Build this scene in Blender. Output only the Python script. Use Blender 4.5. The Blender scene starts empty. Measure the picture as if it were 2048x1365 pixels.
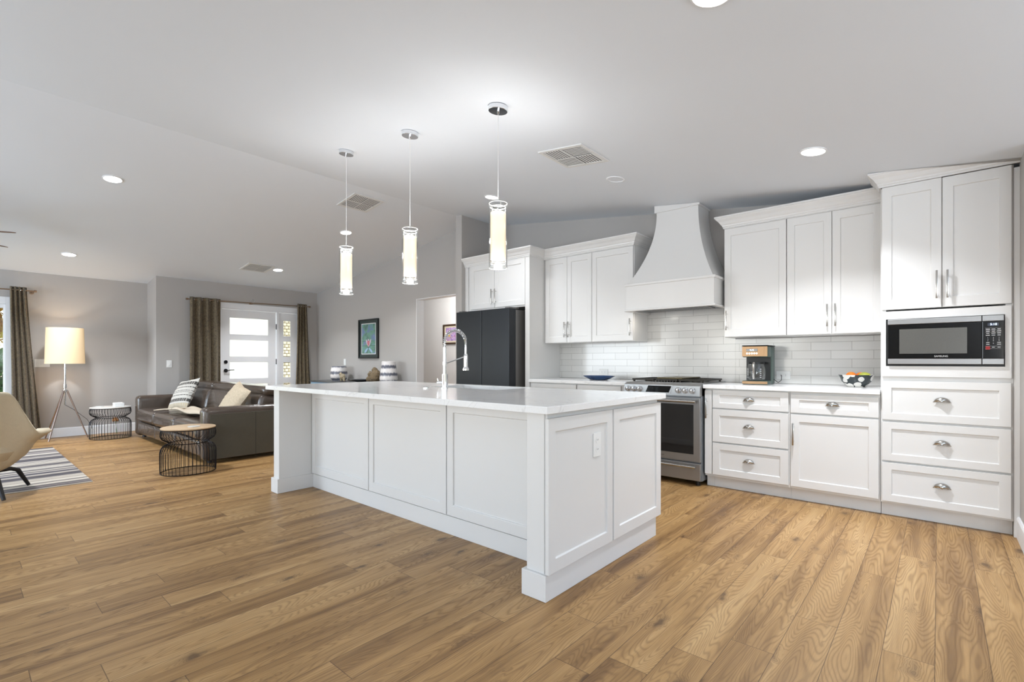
import bpy, bmesh, math, random
from mathutils import Vector, Matrix
R = math.radians
random.seed(7)
SC = bpy.context.scene
COL = SC.collection

# ---------------------------------------------------------------- camera
cam_d = bpy.data.cameras.new('camera')
cam_d.sensor_width = 36.0
cam_d.lens = 978.2 / 2048 * 36
cam_d.shift_y = (722.7 - 682.5) / 2048
cam_d.clip_start = 0.05
cam = bpy.data.objects.new('camera', cam_d)
cam.location = (0, 0, 1.13)
cam.rotation_euler = (R(90), 0, math.atan((1877.5 - 1024) / 978.2))
COL.objects.link(cam)
SC.camera = cam

# ---------------------------------------------------------------- world, light, exposure
W = bpy.data.worlds.new('daylight'); SC.world = W; W.use_nodes = True
wn = W.node_tree.nodes; wl = W.node_tree.links
bg = wn['Background']; sky = wn.new('ShaderNodeTexSky'); sky.sky_type = 'NISHITA'
sky.sun_disc = False; sky.sun_elevation = R(42); sky.sun_rotation = R(200)
wl.new(sky.outputs['Color'], bg.inputs['Color']); bg.inputs['Strength'].default_value = 0.33
SC.view_settings.view_transform = 'Standard'; SC.view_settings.look = 'None'
SC.view_settings.gamma = 1.0; SC.view_settings.exposure = 0.34
SC.view_settings.use_curve_mapping = False

def area(name, loc, rot, sx, sy, power, col=(1, 1, 1), spread=180):
    d = bpy.data.lights.new(name, 'AREA'); d.shape = 'RECTANGLE'; d.size = sx; d.size_y = sy
    d.energy = power; d.color = col; d.spread = R(spread)
    o = bpy.data.objects.new(name, d); o.location = loc; o.rotation_euler = rot; COL.objects.link(o); return o
def point(name, loc, power, col=(1, 1, 1), r=0.04):
    d = bpy.data.lights.new(name, 'POINT'); d.energy = power; d.color = col; d.shadow_soft_size = r
    o = bpy.data.objects.new(name, d); o.location = loc; COL.objects.link(o); return o
# unseen fill panels added behind and beside the camera for ceiling and walls
area('room_fill', (1.85, -3.3, 1.15), (R(155), 0, R(12)), 1.8, 1.9, 140, (0.78, 0.88, 1.0))
area('room_fill', (-3.6, -3.3, 1.45), (R(138), 0, 0), 2.0, 1.5, 60, (0.78, 0.88, 1.0))
area('room_fill', (2.75, 1.7, 1.25), (R(175), 0, R(90)), 3.0, 1.5, 115, (0.78, 0.88, 1.0))
area('room_fill', (-7.4, -3.3, 1.3), (R(88), 0, 0), 2.7, 1.5, 125, (0.70, 0.84, 1.0))
area('door_glass_fill', (-10.9, 3.75, 1.5), (R(90), 0, R(-90)), 2.6, 2.2, 48, (0.96, 1.0, 0.94))  # added lamp outside the front door, brightens the frosted panes from behind
point('hallway_fill', (-6.3, 5.6, 2.2), 34, (1.0, 0.95, 0.88), 0.15)  # unseen lamp added to brighten the hallway beyond the opening

# ---------------------------------------------------------------- materials
MATS = {}
def srgb(c):
    return tuple(((x / 255) / 12.92 if x / 255 <= 0.04045 else ((x / 255 + 0.055) / 1.055) ** 2.4) for x in c) + (1.0,)
def mat(name, col=(200, 200, 200), rough=0.5, metal=0.0, spec=0.5, noise=0.0, nscale=8.0, bump=0.0, bscale=60.0,
        emit=None, estr=0.0, trans=0.0, ior=1.45, coat=0.0, stretch=None):
    m = bpy.data.materials.new(name); m.use_nodes = True; nt = m.node_tree; b = nt.nodes['Principled BSDF']
    c = srgb(col)
    b.inputs['Base Color'].default_value = c; b.inputs['Roughness'].default_value = rough
    b.inputs['Metallic'].default_value = metal; b.inputs['Specular IOR Level'].default_value = spec
    b.inputs['Transmission Weight'].default_value = trans; b.inputs['IOR'].default_value = ior
    b.inputs['Coat Weight'].default_value = coat
    tc = nt.nodes.new('ShaderNodeTexCoord'); mp = nt.nodes.new('ShaderNodeMapping')
    nt.links.new(tc.outputs['Object'], mp.inputs['Vector'])
    if stretch: mp.inputs['Scale'].default_value = stretch
    if noise > 0:
        n = nt.nodes.new('ShaderNodeTexNoise'); n.inputs['Scale'].default_value = nscale; n.inputs['Detail'].default_value = 4
        nt.links.new(mp.outputs['Vector'], n.inputs['Vector'])
        mx = nt.nodes.new('ShaderNodeMix'); mx.data_type = 'RGBA'
        mx.inputs[6].default_value = tuple(x * (1 - noise) for x in c[:3]) + (1,)
        mx.inputs[7].default_value = tuple(min(1, x * (1 + noise)) for x in c[:3]) + (1,)
        nt.links.new(n.outputs['Fac'], mx.inputs[0]); nt.links.new(mx.outputs[2], b.inputs['Base Color'])
    if bump > 0:
        n2 = nt.nodes.new('ShaderNodeTexNoise'); n2.inputs['Scale'].default_value = bscale; n2.inputs['Detail'].default_value = 3
        nt.links.new(mp.outputs['Vector'], n2.inputs['Vector'])
        bp = nt.nodes.new('ShaderNodeBump'); bp.inputs['Strength'].default_value = bump; bp.inputs['Distance'].default_value = 0.004
        nt.links.new(n2.outputs['Fac'], bp.inputs['Height']); nt.links.new(bp.outputs['Normal'], b.inputs['Normal'])
    if emit:
        b.inputs['Emission Color'].default_value = srgb(emit); b.inputs['Emission Strength'].default_value = estr
    MATS[name] = m
    return m

mat('wall_paint', (178, 174, 170), 0.6, noise=0.012, nscale=2, bump=0.05, bscale=90)
mat('ceiling_paint', (226, 231, 237), 0.75, noise=0.008, nscale=1.5)
mat('trim_white', (236, 237, 239), 0.4)
mat('cabinet_white', (224, 223, 221), 0.28, noise=0.004, nscale=3)
mat('cabinet_dark_gap', (120, 120, 118), 0.6)
mat('chrome', (230, 232, 235), 0.08, 1.0)
mat('brushed_nickel', (190, 188, 184), 0.22, 1.0, noise=0.03, nscale=20)
mat('stainless', (158, 158, 158), 0.38, 0.85, noise=0.06, nscale=12, stretch=(1, 1, 30))
mat('stainless_side', (150, 155, 160), 0.35, 0.8)
mat('black_stainless', (52, 54, 57), 0.32, 0.75, noise=0.05, nscale=6, stretch=(8, 8, 0.6))
mat('fridge_side', (120, 118, 116), 0.4, 0.5)
mat('black_gloss', (9, 10, 11), 0.06, spec=0.6)
mat('oven_glass', (22, 23, 25), 0.05, spec=0.9)
mat('black_plastic', (16, 17, 18), 0.4)
mat('cast_iron', (34, 29, 20), 0.42, 0.3, bump=0.3)
mat('griddle_iron', (92, 82, 58), 0.35, 0.6, noise=0.2, nscale=9)
mat('white_plastic', (235, 235, 233), 0.35)
mat('vent_metal', (222, 222, 220), 0.45)
mat('vent_dark', (84, 84, 84), 0.8)
mat('lamp_disc', (255, 255, 255), 0.5, emit=(255, 250, 240), estr=14)
mat('hood_lamp', (255, 255, 255), 0.5, emit=(255, 244, 228), estr=8)
def shade_mat():
    m = bpy.data.materials.new('pendant_shade'); m.use_nodes = True; nt = m.node_tree; b = nt.nodes['Principled BSDF']; out = nt.nodes['Material Output']
    b.inputs['Base Color'].default_value = srgb((170, 160, 146)); b.inputs['Emission Color'].default_value = srgb((255, 232, 204)); b.inputs['Emission Strength'].default_value = 0.82
    t = nt.nodes.new('ShaderNodeBsdfTranslucent'); t.inputs[0].default_value = srgb((255, 240, 222)); mx = nt.nodes.new('ShaderNodeMixShader'); mx.inputs[0].default_value = 0.28
    nt.links.new(b.outputs[0], mx.inputs[1]); nt.links.new(t.outputs[0], mx.inputs[2]); nt.links.new(mx.outputs[0], out.inputs[0]); MATS['pendant_shade'] = m
shade_mat()
mat('glow_white', (255, 255, 255), 0.4, emit=(235, 245, 255), estr=2.0)
mat('clock_glow', (220, 235, 255), 0.4, emit=(205, 225, 255), estr=1.6)
mat('legend_white', (225, 225, 225), 0.5)
mat('legend_red', (150, 40, 40), 0.5)
mat('legend_dark', (70, 66, 62), 0.5)
def thin_glass(name, edge, base):
    m = bpy.data.materials.new(name); m.use_nodes = True; nt = m.node_tree; nt.nodes.remove(nt.nodes['Principled BSDF']); out = nt.nodes['Material Output']
    t = nt.nodes.new('ShaderNodeBsdfTransparent'); t.inputs[0].default_value = (0.97, 0.98, 0.98, 1); g = nt.nodes.new('ShaderNodeBsdfGlossy'); g.inputs['Roughness'].default_value = 0.08
    lw = nt.nodes.new('ShaderNodeLayerWeight'); lw.inputs['Blend'].default_value = 0.3
    mr = nt.nodes.new('ShaderNodeMapRange'); mr.inputs['To Min'].default_value = base; mr.inputs['To Max'].default_value = edge
    nt.links.new(lw.outputs['Fresnel'], mr.inputs['Value']); mx = nt.nodes.new('ShaderNodeMixShader')
    nt.links.new(mr.outputs[0], mx.inputs[0]); nt.links.new(t.outputs[0], mx.inputs[1]); nt.links.new(g.outputs[0], mx.inputs[2]); nt.links.new(mx.outputs[0], out.inputs[0])
    MATS[name] = m
thin_glass('clear_glass', 0.4, 0.03)
thin_glass('window_glass', 0.5, 0.02)
mat('lamp_shade_cloth', (226, 206, 172), 0.8, emit=(255, 212, 156), estr=0.26, bump=0.2, bscale=300)
mat('lamp_silver_reflect', (170, 150, 140), 0.25, 1.0)  # silver legs, with a brown reflection tinted into the metal colour
mat('leather', (72, 60, 51), 0.26, coat=0.3, spec=0.6, noise=0.10, nscale=5, bump=0.35, bscale=55)
mat('leather_panel', (84, 81, 72), 0.5, spec=0.35, noise=0.08, nscale=7, bump=0.25, bscale=120)
mat('cream_knit', (190, 174, 150), 0.9, noise=0.28, nscale=55, bump=1.0, bscale=75)
mat('throw_cloth', (196, 182, 162), 0.9, noise=0.10, nscale=30, bump=0.6, bscale=60)
mat('wire_black', (26, 26, 30), 0.35, 0.6)
mat('table_wood', (190, 164, 132), 0.4, noise=0.12, nscale=6, stretch=(1, 12, 1))
mat('table_stone', (205, 203, 198), 0.3, noise=0.03)
mat('chair_fabric', (196, 183, 158), 0.9, noise=0.06, nscale=40, bump=0.35, bscale=220)
mat('dark_wood', (30, 28, 30), 0.4)
mat('console_top', (66, 68, 70), 0.25)
mat('console_blue_sheen', (125, 155, 178), 0.3, noise=0.1, nscale=3)  # blue of a window reflection painted into the console front
mat('stone_brown', (118, 102, 78), 0.8, noise=0.35, nscale=30, bump=1.0, bscale=45)
mat('stone_tan', (158, 145, 120), 0.7, noise=0.25, nscale=25, bump=0.6, bscale=40)
mat('bronze', (150, 128, 108), 0.3, 0.9)
mat('outside_grass', (96, 150, 60), 0.9, noise=0.3, nscale=3)
mat('leaf_green', (80, 120, 50), 0.8, noise=0.4, nscale=4)
mat('leaf_yellow', (220, 170, 40), 0.8, noise=0.4, nscale=6)
mat('bark', (90, 70, 50), 0.9)
mat('orange_peel', (236, 122, 30), 0.5, bump=0.3, bscale=200)
mat('mango_skin', (160, 165, 60), 0.45, noise=0.3, nscale=20)
mat('fan_blade', (112, 82, 64), 0.4, noise=0.12, nscale=5, stretch=(1, 1, 8))
mat('plate_blue', (44, 70, 108), 0.2, noise=0.35, nscale=14)
mat('plate_tan', (176, 140, 100), 0.4, noise=0.2, nscale=20)
mat('coffee_copper', (128, 104, 80), 0.3, 1.0)
mat('coffee_green', (74, 92, 86), 0.35, 0.4)
mat('frame_black', (20, 22, 22), 0.35)
mat('mat_board_dark', (52, 62, 60), 0.6)
mat('frame_brown', (70, 50, 34), 0.4)
mat('mat_board_cream', (226, 216, 196), 0.7)
mat('flower_dry', (176, 126, 80), 0.8)

def nodes(name):
    m = bpy.data.materials.new(name); m.use_nodes = True; MATS[name] = m
    return m, m.node_tree, m.node_tree.nodes['Principled BSDF']
def N(nt, typ, **kw):
    n = nt.nodes.new(typ)
    for k, v in kw.items(): setattr(n, k, v)
    return n
def math_(nt, op, a, b=None, clamp=False):
    n = nt.nodes.new('ShaderNodeMath'); n.operation = op; n.use_clamp = clamp
    for i, v in enumerate((a, b)):
        if v is None: continue
        if isinstance(v, (int, float)): n.inputs[i].default_value = v
        else: nt.links.new(v, n.inputs[i])
    return n.outputs[0]
def ramp(nt, fac, stops):
    r = nt.nodes.new('ShaderNodeValToRGB'); e = r.color_ramp.elements
    e[0].position, e[0].color = stops[0][0], srgb(stops[0][1]); e[1].position, e[1].color = stops[-1][0], srgb(stops[-1][1])
    for p, c in stops[1:-1]:
        x = e.new(p); x.color = srgb(c)
    nt.links.new(fac, r.inputs[0]); return r.outputs[0]
def mix(nt, fac, a, b, blend='MIX'):
    m = nt.nodes.new('ShaderNodeMix'); m.data_type = 'RGBA'; m.blend_type = blend
    for i, v in ((0, fac), (6, a), (7, b)):
        if isinstance(v, (int, float)): m.inputs[i].default_value = v
        elif isinstance(v, tuple): m.inputs[i].default_value = v
        else: nt.links.new(v, m.inputs[i])
    return m.outputs[2]

def floor_material():
    m, nt, b = nodes('oak_planks'); L = nt.links
    tc = N(nt, 'ShaderNodeTexCoord'); sp = N(nt, 'ShaderNodeSeparateXYZ'); L.new(tc.outputs['Object'], sp.inputs[0])
    PW, PL = 0.156, 1.25
    u = math_(nt, 'DIVIDE', math_(nt, 'ADD', sp.outputs[0], 0.011 + PW * 100), PW)
    row = math_(nt, 'FLOOR', u); fu = math_(nt, 'FRACT', u)
    wr = N(nt, 'ShaderNodeTexWhiteNoise', noise_dimensions='1D'); L.new(row, wr.inputs['W'])
    v = math_(nt, 'ADD', math_(nt, 'DIVIDE', math_(nt, 'ADD', sp.outputs[1], 50.0), PL), wr.outputs['Value'])
    cell = math_(nt, 'FLOOR', v); fv = math_(nt, 'FRACT', v)
    cv = N(nt, 'ShaderNodeCombineXYZ'); L.new(row, cv.inputs[0]); L.new(cell, cv.inputs[1])
    wc = N(nt, 'ShaderNodeTexWhiteNoise', noise_dimensions='3D'); L.new(cv.outputs[0], wc.inputs['Vector'])
    rnd = wc.outputs['Value']; rcol = wc.outputs['Color']
    # local plank coordinates with a random offset per plank
    off = N(nt, 'ShaderNodeVectorMath', operation='SCALE'); L.new(rcol, off.inputs[0]); off.inputs['Scale'].default_value = 37.0
    pos = N(nt, 'ShaderNodeVectorMath', operation='ADD'); L.new(tc.outputs['Object'], pos.inputs[0]); L.new(off.outputs[0], pos.inputs[1])
    def stretched(sx, sy):
        mp = N(nt, 'ShaderNodeMapping'); L.new(pos.outputs[0], mp.inputs[0]); mp.inputs['Scale'].default_value = (sx, sy, 1); return mp.outputs[0]
    def noise(vec, sc, det, dist=0.0, rough=0.5):
        n = N(nt, 'ShaderNodeTexNoise'); L.new(vec, n.inputs['Vector']); n.inputs['Scale'].default_value = sc
        n.inputs['Detail'].default_value = det; n.inputs['Distortion'].default_value = dist; n.inputs['Roughness'].default_value = rough; return n.outputs['Fac']
    h = noise(stretched(6.5, 0.75), 1.0, 1.6, 0.25)
    # knots
    vo = N(nt, 'ShaderNodeTexVoronoi'); kw = N(nt, 'ShaderNodeTexNoise'); L.new(stretched(26, 11), kw.inputs['Vector']); kw.inputs['Scale'].default_value = 1.0
    ka = N(nt, 'ShaderNodeVectorMath', operation='SCALE'); L.new(kw.outputs['Color'], ka.inputs[0]); ka.inputs['Scale'].default_value = 0.45
    kb = N(nt, 'ShaderNodeVectorMath', operation='ADD'); L.new(stretched(7.5, 3.4), kb.inputs[0]); L.new(ka.outputs[0], kb.inputs[1]); L.new(kb.outputs[0], vo.inputs['Vector']); vo.inputs['Scale'].default_value = 1.0
    kd = vo.outputs['Distance']
    kn = math_(nt, 'SUBTRACT', 1.0, math_(nt, 'DIVIDE', kd, 0.36), True)
    knp = math_(nt, 'POWER', kn, 2.0)
    vsel = N(nt, 'ShaderNodeSeparateColor'); L.new(vo.outputs['Color'], vsel.inputs[0])
    ksel = math_(nt, 'GREATER_THAN', vsel.outputs[0], 0.55)
    knot = math_(nt, 'MULTIPLY', knp, ksel)
    hh = math_(nt, 'ADD', h, math_(nt, 'MULTIPLY', knot, 0.16))
    rings = math_(nt, 'SINE', math_(nt, 'MULTIPLY', hh, 300.0))
    rings = math_(nt, 'ADD', math_(nt, 'MULTIPLY', rings, 0.5), 0.5)
    fib = noise(stretched(230, 9), 1.0, 3, 0.0, 0.7)
    tone = noise(stretched(13, 0.8), 1.0, 5, 0.35, 0.6)
    tone = math_(nt, 'ADD', math_(nt, 'MULTIPLY', tone, 0.86), math_(nt, 'MULTIPLY', rnd, 0.14))
    base = ramp(nt, tone, [(0.24, (100, 70, 38)), (0.38, (140, 105, 62)), (0.52, (174, 136, 86)), (0.72, (194, 158, 108))])
    c1 = mix(nt, math_(nt, 'MULTIPLY', math_(nt, 'POWER', rings, 3.2), 0.36), base, srgb((92, 64, 38)))
    fr = math_(nt, 'MULTIPLY', math_(nt, 'SUBTRACT', fib, 0.42, True), 0.9)
    c2 = mix(nt, fr, c1, srgb((118, 88, 58)))
    kc = math_(nt, 'MULTIPLY', math_(nt, 'POWER', knot, 1.3), 1.8, True)
    c3 = mix(nt, math_(nt, 'MULTIPLY', kc, 0.8), c2, srgb((78, 54, 32)))
    # seams
    e1 = math_(nt, 'LESS_THAN', math_(nt, 'MINIMUM', fu, math_(nt, 'SUBTRACT', 1.0, fu)), 0.0085)
    e2 = math_(nt, 'LESS_THAN', math_(nt, 'MINIMUM', fv, math_(nt, 'SUBTRACT', 1.0, fv)), 0.0011)
    seam = math_(nt, 'MAXIMUM', e1, e2)
    c4 = mix(nt, math_(nt, 'MULTIPLY', seam, 0.72), c3, srgb((70, 44, 24)))
    L.new(c4, b.inputs['Base Color'])
    rg = math_(nt, 'ADD', 0.34, math_(nt, 'MULTIPLY', rings, 0.12)); L.new(rg, b.inputs['Roughness'])
    bp = N(nt, 'ShaderNodeBump'); bp.inputs['Strength'].default_value = 0.25; bp.inputs['Distance'].default_value = 0.002
    hgt = math_(nt, 'SUBTRACT', math_(nt, 'MULTIPLY', fib, 0.4), math_(nt, 'MULTIPLY', seam, 1.0))
    L.new(hgt, bp.inputs['Height']); L.new(bp.outputs[0], b.inputs['Normal'])
    b.inputs['Specular IOR Level'].default_value = 0.4
floor_material()

def tile_material():
    m, nt, b = nodes('subway_tile'); L = nt.links
    tc = N(nt, 'ShaderNodeTexCoord'); sp = N(nt, 'ShaderNodeSeparateXYZ'); L.new(tc.outputs['Object'], sp.inputs[0])
    v = math_(nt, 'DIVIDE', math_(nt, 'SUBTRACT', sp.outputs[2], 0.923 - 0.15), 0.0752)
    row = math_(nt, 'FLOOR', v); fv = math_(nt, 'FRACT', v)
    alt = math_(nt, 'MULTIPLY', math_(nt, 'MODULO', row, 2.0), 0.5)
    u = math_(nt, 'ADD', math_(nt, 'DIVIDE', math_(nt, 'ADD', sp.outputs[0], 3.318 + 3.0), 0.303), alt); fu = math_(nt, 'FRACT', u)
    e1 = math_(nt, 'LESS_THAN', math_(nt, 'MINIMUM', fu, math_(nt, 'SUBTRACT', 1.0, fu)), 0.0042)
    e2 = math_(nt, 'LESS_THAN', math_(nt, 'MINIMUM', fv, math_(nt, 'SUBTRACT', 1.0, fv)), 0.017)
    g = math_(nt, 'MAXIMUM', e1, e2)
    cv = N(nt, 'ShaderNodeCombineXYZ'); L.new(math_(nt, 'FLOOR', u), cv.inputs[0]); L.new(row, cv.inputs[1])
    wc = N(nt, 'ShaderNodeTexWhiteNoise', noise_dimensions='3D'); L.new(cv.outputs[0], wc.inputs['Vector'])
    base = mix(nt, wc.outputs['Value'], srgb((205, 204, 201)), srgb((213, 212, 209)))
    L.new(mix(nt, g, base, srgb((150, 148, 144))), b.inputs['Base Color'])
    b.inputs['Roughness'].default_value = 0.16
    bp = N(nt, 'ShaderNodeBump'); bp.inputs['Strength'].default_value = 0.4; bp.inputs['Distance'].default_value = 0.002
    L.new(math_(nt, 'SUBTRACT', 1.0, g), bp.inputs['Height']); L.new(bp.outputs[0], b.inputs['Normal'])
tile_material()

def quartz_material():
    m, nt, b = nodes('quartz'); L = nt.links
    tc = N(nt, 'ShaderNodeTexCoord')
    n = N(nt, 'ShaderNodeTexNoise'); L.new(tc.outputs['Object'], n.inputs['Vector']); n.inputs['Scale'].default_value = 1.6
    n.inputs['Detail'].default_value = 6; n.inputs['Distortion'].default_value = 1.6
    d = math_(nt, 'ABSOLUTE', math_(nt, 'SUBTRACT', n.outputs['Fac'], 0.5))
    vein = math_(nt, 'SUBTRACT', 1.0, math_(nt, 'DIVIDE', d, 0.012), True)
    n2 = N(nt, 'ShaderNodeTexNoise'); L.new(tc.outputs['Object'], n2.inputs['Vector']); n2.inputs['Scale'].default_value = 160
    base = mix(nt, n2.outputs['Fac'], srgb((234, 233, 231)), srgb((244, 244, 244)))
    L.new(mix(nt, math_(nt, 'MULTIPLY', vein, 0.22), base, srgb((170, 168, 168))), b.inputs['Base Color'])
    b.inputs['Roughness'].default_value = 0.13; b.inputs['Specular IOR Level'].default_value = 0.35
quartz_material()

def rug_material():
    m, nt, b = nodes('striped_rug'); L = nt.links
    tc = N(nt, 'ShaderNodeTexCoord'); sp = N(nt, 'ShaderNodeSeparateXYZ'); L.new(tc.outputs['Object'], sp.inputs[0])
    nn = N(nt, 'ShaderNodeTexNoise'); L.new(tc.outputs['Object'], nn.inputs['Vector']); nn.inputs['Scale'].default_value = 4
    xx = math_(nt, 'ADD', sp.outputs[0], math_(nt, 'MULTIPLY', nn.outputs['Fac'], 0.02))
    mp = N(nt, 'ShaderNodeCombineXYZ'); L.new(xx, mp.inputs[0])
    n1 = N(nt, 'ShaderNodeTexNoise', noise_dimensions='1D'); L.new(math_(nt, 'MULTIPLY', xx, 4.2), n1.inputs['W']); n1.inputs['Scale'].default_value = 1; n1.inputs['Detail'].default_value = 2.6; n1.inputs['Roughness'].default_value = .68
    r = ramp(nt, n1.outputs['Fac'], [(0.30, (62, 58, 60)), (0.42, (88, 82, 86)), (0.47, (128, 118, 110)), (0.51, (196, 186, 170)), (0.56, (214, 205, 190)), (0.62, (120, 112, 112)), (0.75, (70, 66, 72))])
    r.node.color_ramp.interpolation = 'LINEAR'
    nw = N(nt, 'ShaderNodeTexNoise'); L.new(tc.outputs['Object'], nw.inputs['Vector']); nw.inputs['Scale'].default_value = 120
    c = mix(nt, math_(nt, 'MULTIPLY', nw.outputs['Fac'], 0.35), r, srgb((90, 84, 84)))
    L.new(c, b.inputs['Base Color']); b.inputs['Roughness'].default_value = 0.95
    bp = N(nt, 'ShaderNodeBump'); bp.inputs['Strength'].default_value = 0.6; bp.inputs['Distance'].default_value = 0.004
    L.new(nw.outputs['Fac'], bp.inputs['Height']); L.new(bp.outputs[0], b.inputs['Normal'])
rug_material()

def curtain_material():
    m, nt, b = nodes('curtain_cloth'); L = nt.links
    tc = N(nt, 'ShaderNodeTexCoord'); mp = N(nt, 'ShaderNodeMapping'); L.new(tc.outputs['Object'], mp.inputs[0]); mp.inputs['Scale'].default_value = (1, 1, 1)
    v = N(nt, 'ShaderNodeTexVoronoi'); L.new(mp.outputs[0], v.inputs['Vector']); v.inputs['Scale'].default_value = 62
    n = N(nt, 'ShaderNodeTexNoise'); L.new(mp.outputs[0], n.inputs['Vector']); n.inputs['Scale'].default_value = 30
    f = math_(nt, 'MULTIPLY', math_(nt, 'ADD', v.outputs['Distance'], n.outputs['Fac']), 0.75)
    L.new(ramp(nt, f, [(0.25, (52, 44, 34)), (0.55, (82, 71, 54)), (0.9, (112, 98, 74))]), b.inputs['Base Color'])
    b.inputs['Roughness'].default_value = 0.75; b.inputs['Sheen Weight'].default_value = 0.2
curtain_material()

def pillow_stripes():
    m, nt, b = nodes('striped_pillow_cloth'); L = nt.links
    tc = N(nt, 'ShaderNodeTexCoord'); sp = N(nt, 'ShaderNodeSeparateXYZ'); L.new(tc.outputs['Generated'], sp.inputs[0])
    z = sp.outputs[1]
    r = N(nt, 'ShaderNodeValToRGB'); r.color_ramp.interpolation = 'CONSTANT'
    W_, K, T = (208, 204, 196), (36, 34, 32), (196, 180, 150)
    st = [(0.0, T), (0.17, W_), (0.22, K), (0.31, W_), (0.40, K), (0.425, W_), (0.50, K), (0.515, W_), (0.55, K), (0.57, W_), (0.66, K), (0.685, W_), (0.76, K), (0.86, W_)]
    e = r.color_ramp.elements; e[0].position = 0; e[0].color = srgb(st[0][1]); e[1].position = st[1][0]; e[1].color = srgb(st[1][1])
    for p, c in st[2:]:
        x = e.new(p); x.color = srgb(c)
    L.new(z, r.inputs[0])
    # zig-zag dashes on the stripes
    sx = math_(nt, 'SINE', math_(nt, 'MULTIPLY', sp.outputs[0], 90.0)); d = math_(nt, 'GREATER_THAN', sx, 0.35)
    c = mix(nt, math_(nt, 'MULTIPLY', d, 0.55), r.outputs[0], srgb((206, 200, 190)))
    n = N(nt, 'ShaderNodeTexNoise'); n.inputs['Scale'].default_value = 90; L.new(tc.outputs['Object'], n.inputs['Vector'])
    L.new(mix(nt, math_(nt, 'MULTIPLY', n.outputs['Fac'], 0.3), c, srgb((150, 145, 138))), b.inputs['Base Color'])
    b.inputs['Roughness'].default_value = 0.9
    bp = N(nt, 'ShaderNodeBump'); bp.inputs['Strength'].default_value = 0.8; bp.inputs['Distance'].default_value = 0.006
    L.new(n.outputs['Fac'], bp.inputs['Height']); L.new(bp.outputs[0], b.inputs['Normal'])
pillow_stripes()

def vase_material():
    m, nt, b = nodes('vase_glaze'); L = nt.links
    tc = N(nt, 'ShaderNodeTexCoord'); sp = N(nt, 'ShaderNodeSeparateXYZ'); L.new(tc.outputs['Object'], sp.inputs[0])
    n = N(nt, 'ShaderNodeTexNoise'); n.inputs['Scale'].default_value = 1; n.inputs['Detail'].default_value = 2
    mp = N(nt, 'ShaderNodeMapping'); mp.inputs['Scale'].default_value = (90, 90, 14); L.new(tc.outputs['Object'], mp.inputs[0]); L.new(mp.outputs[0], n.inputs['Vector'])
    zz = math_(nt, 'ADD', sp.outputs[2], math_(nt, 'MULTIPLY', math_(nt, 'SUBTRACT', n.outputs['Fac'], 0.5), 0.05))
    s = math_(nt, 'SINE', math_(nt, 'MULTIPLY', zz, 2 * math.pi / 0.118)); f = math_(nt, 'ADD', math_(nt, 'MULTIPLY', s, 0.5), 0.5)
    L.new(ramp(nt, f, [(0.0, (226, 222, 220)), (0.55, (214, 210, 208)), (0.72, (138, 138, 146)), (1.0, (84, 86, 98))]), b.inputs['Base Color'])
    b.inputs['Roughness'].default_value = 0.3
vase_material()

def bowl_material():
    m, nt, b = nodes('flower_bowl_glaze'); L = nt.links
    tc = N(nt, 'ShaderNodeTexCoord')
    v = N(nt, 'ShaderNodeTexVoronoi'); v.inputs['Scale'].default_value = 19; L.new(tc.outputs['Object'], v.inputs['Vector'])
    n = N(nt, 'ShaderNodeTexNoise'); n.inputs['Scale'].default_value = 25; L.new(tc.outputs['Object'], n.inputs['Vector'])
    f = math_(nt, 'ADD', v.outputs['Distance'], math_(nt, 'MULTIPLY', math_(nt, 'SUBTRACT', n.outputs['Fac'], 0.5), 0.35))
    g = math_(nt, 'GREATER_THAN', f, 0.50)
    w = math_(nt, 'ADD', math_(nt, 'MULTIPLY', math_(nt, 'SINE', math_(nt, 'MULTIPLY', f, 90.0)), 0.5), 0.5)
    petal = mix(nt, math_(nt, 'MULTIPLY', w, 0.35), srgb((232, 230, 224)), srgb((130, 130, 128)))
    L.new(mix(nt, g, petal, srgb((38, 48, 50))), b.inputs['Base Color']); b.inputs['Roughness'].default_value = 0.25
bowl_material()

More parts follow.
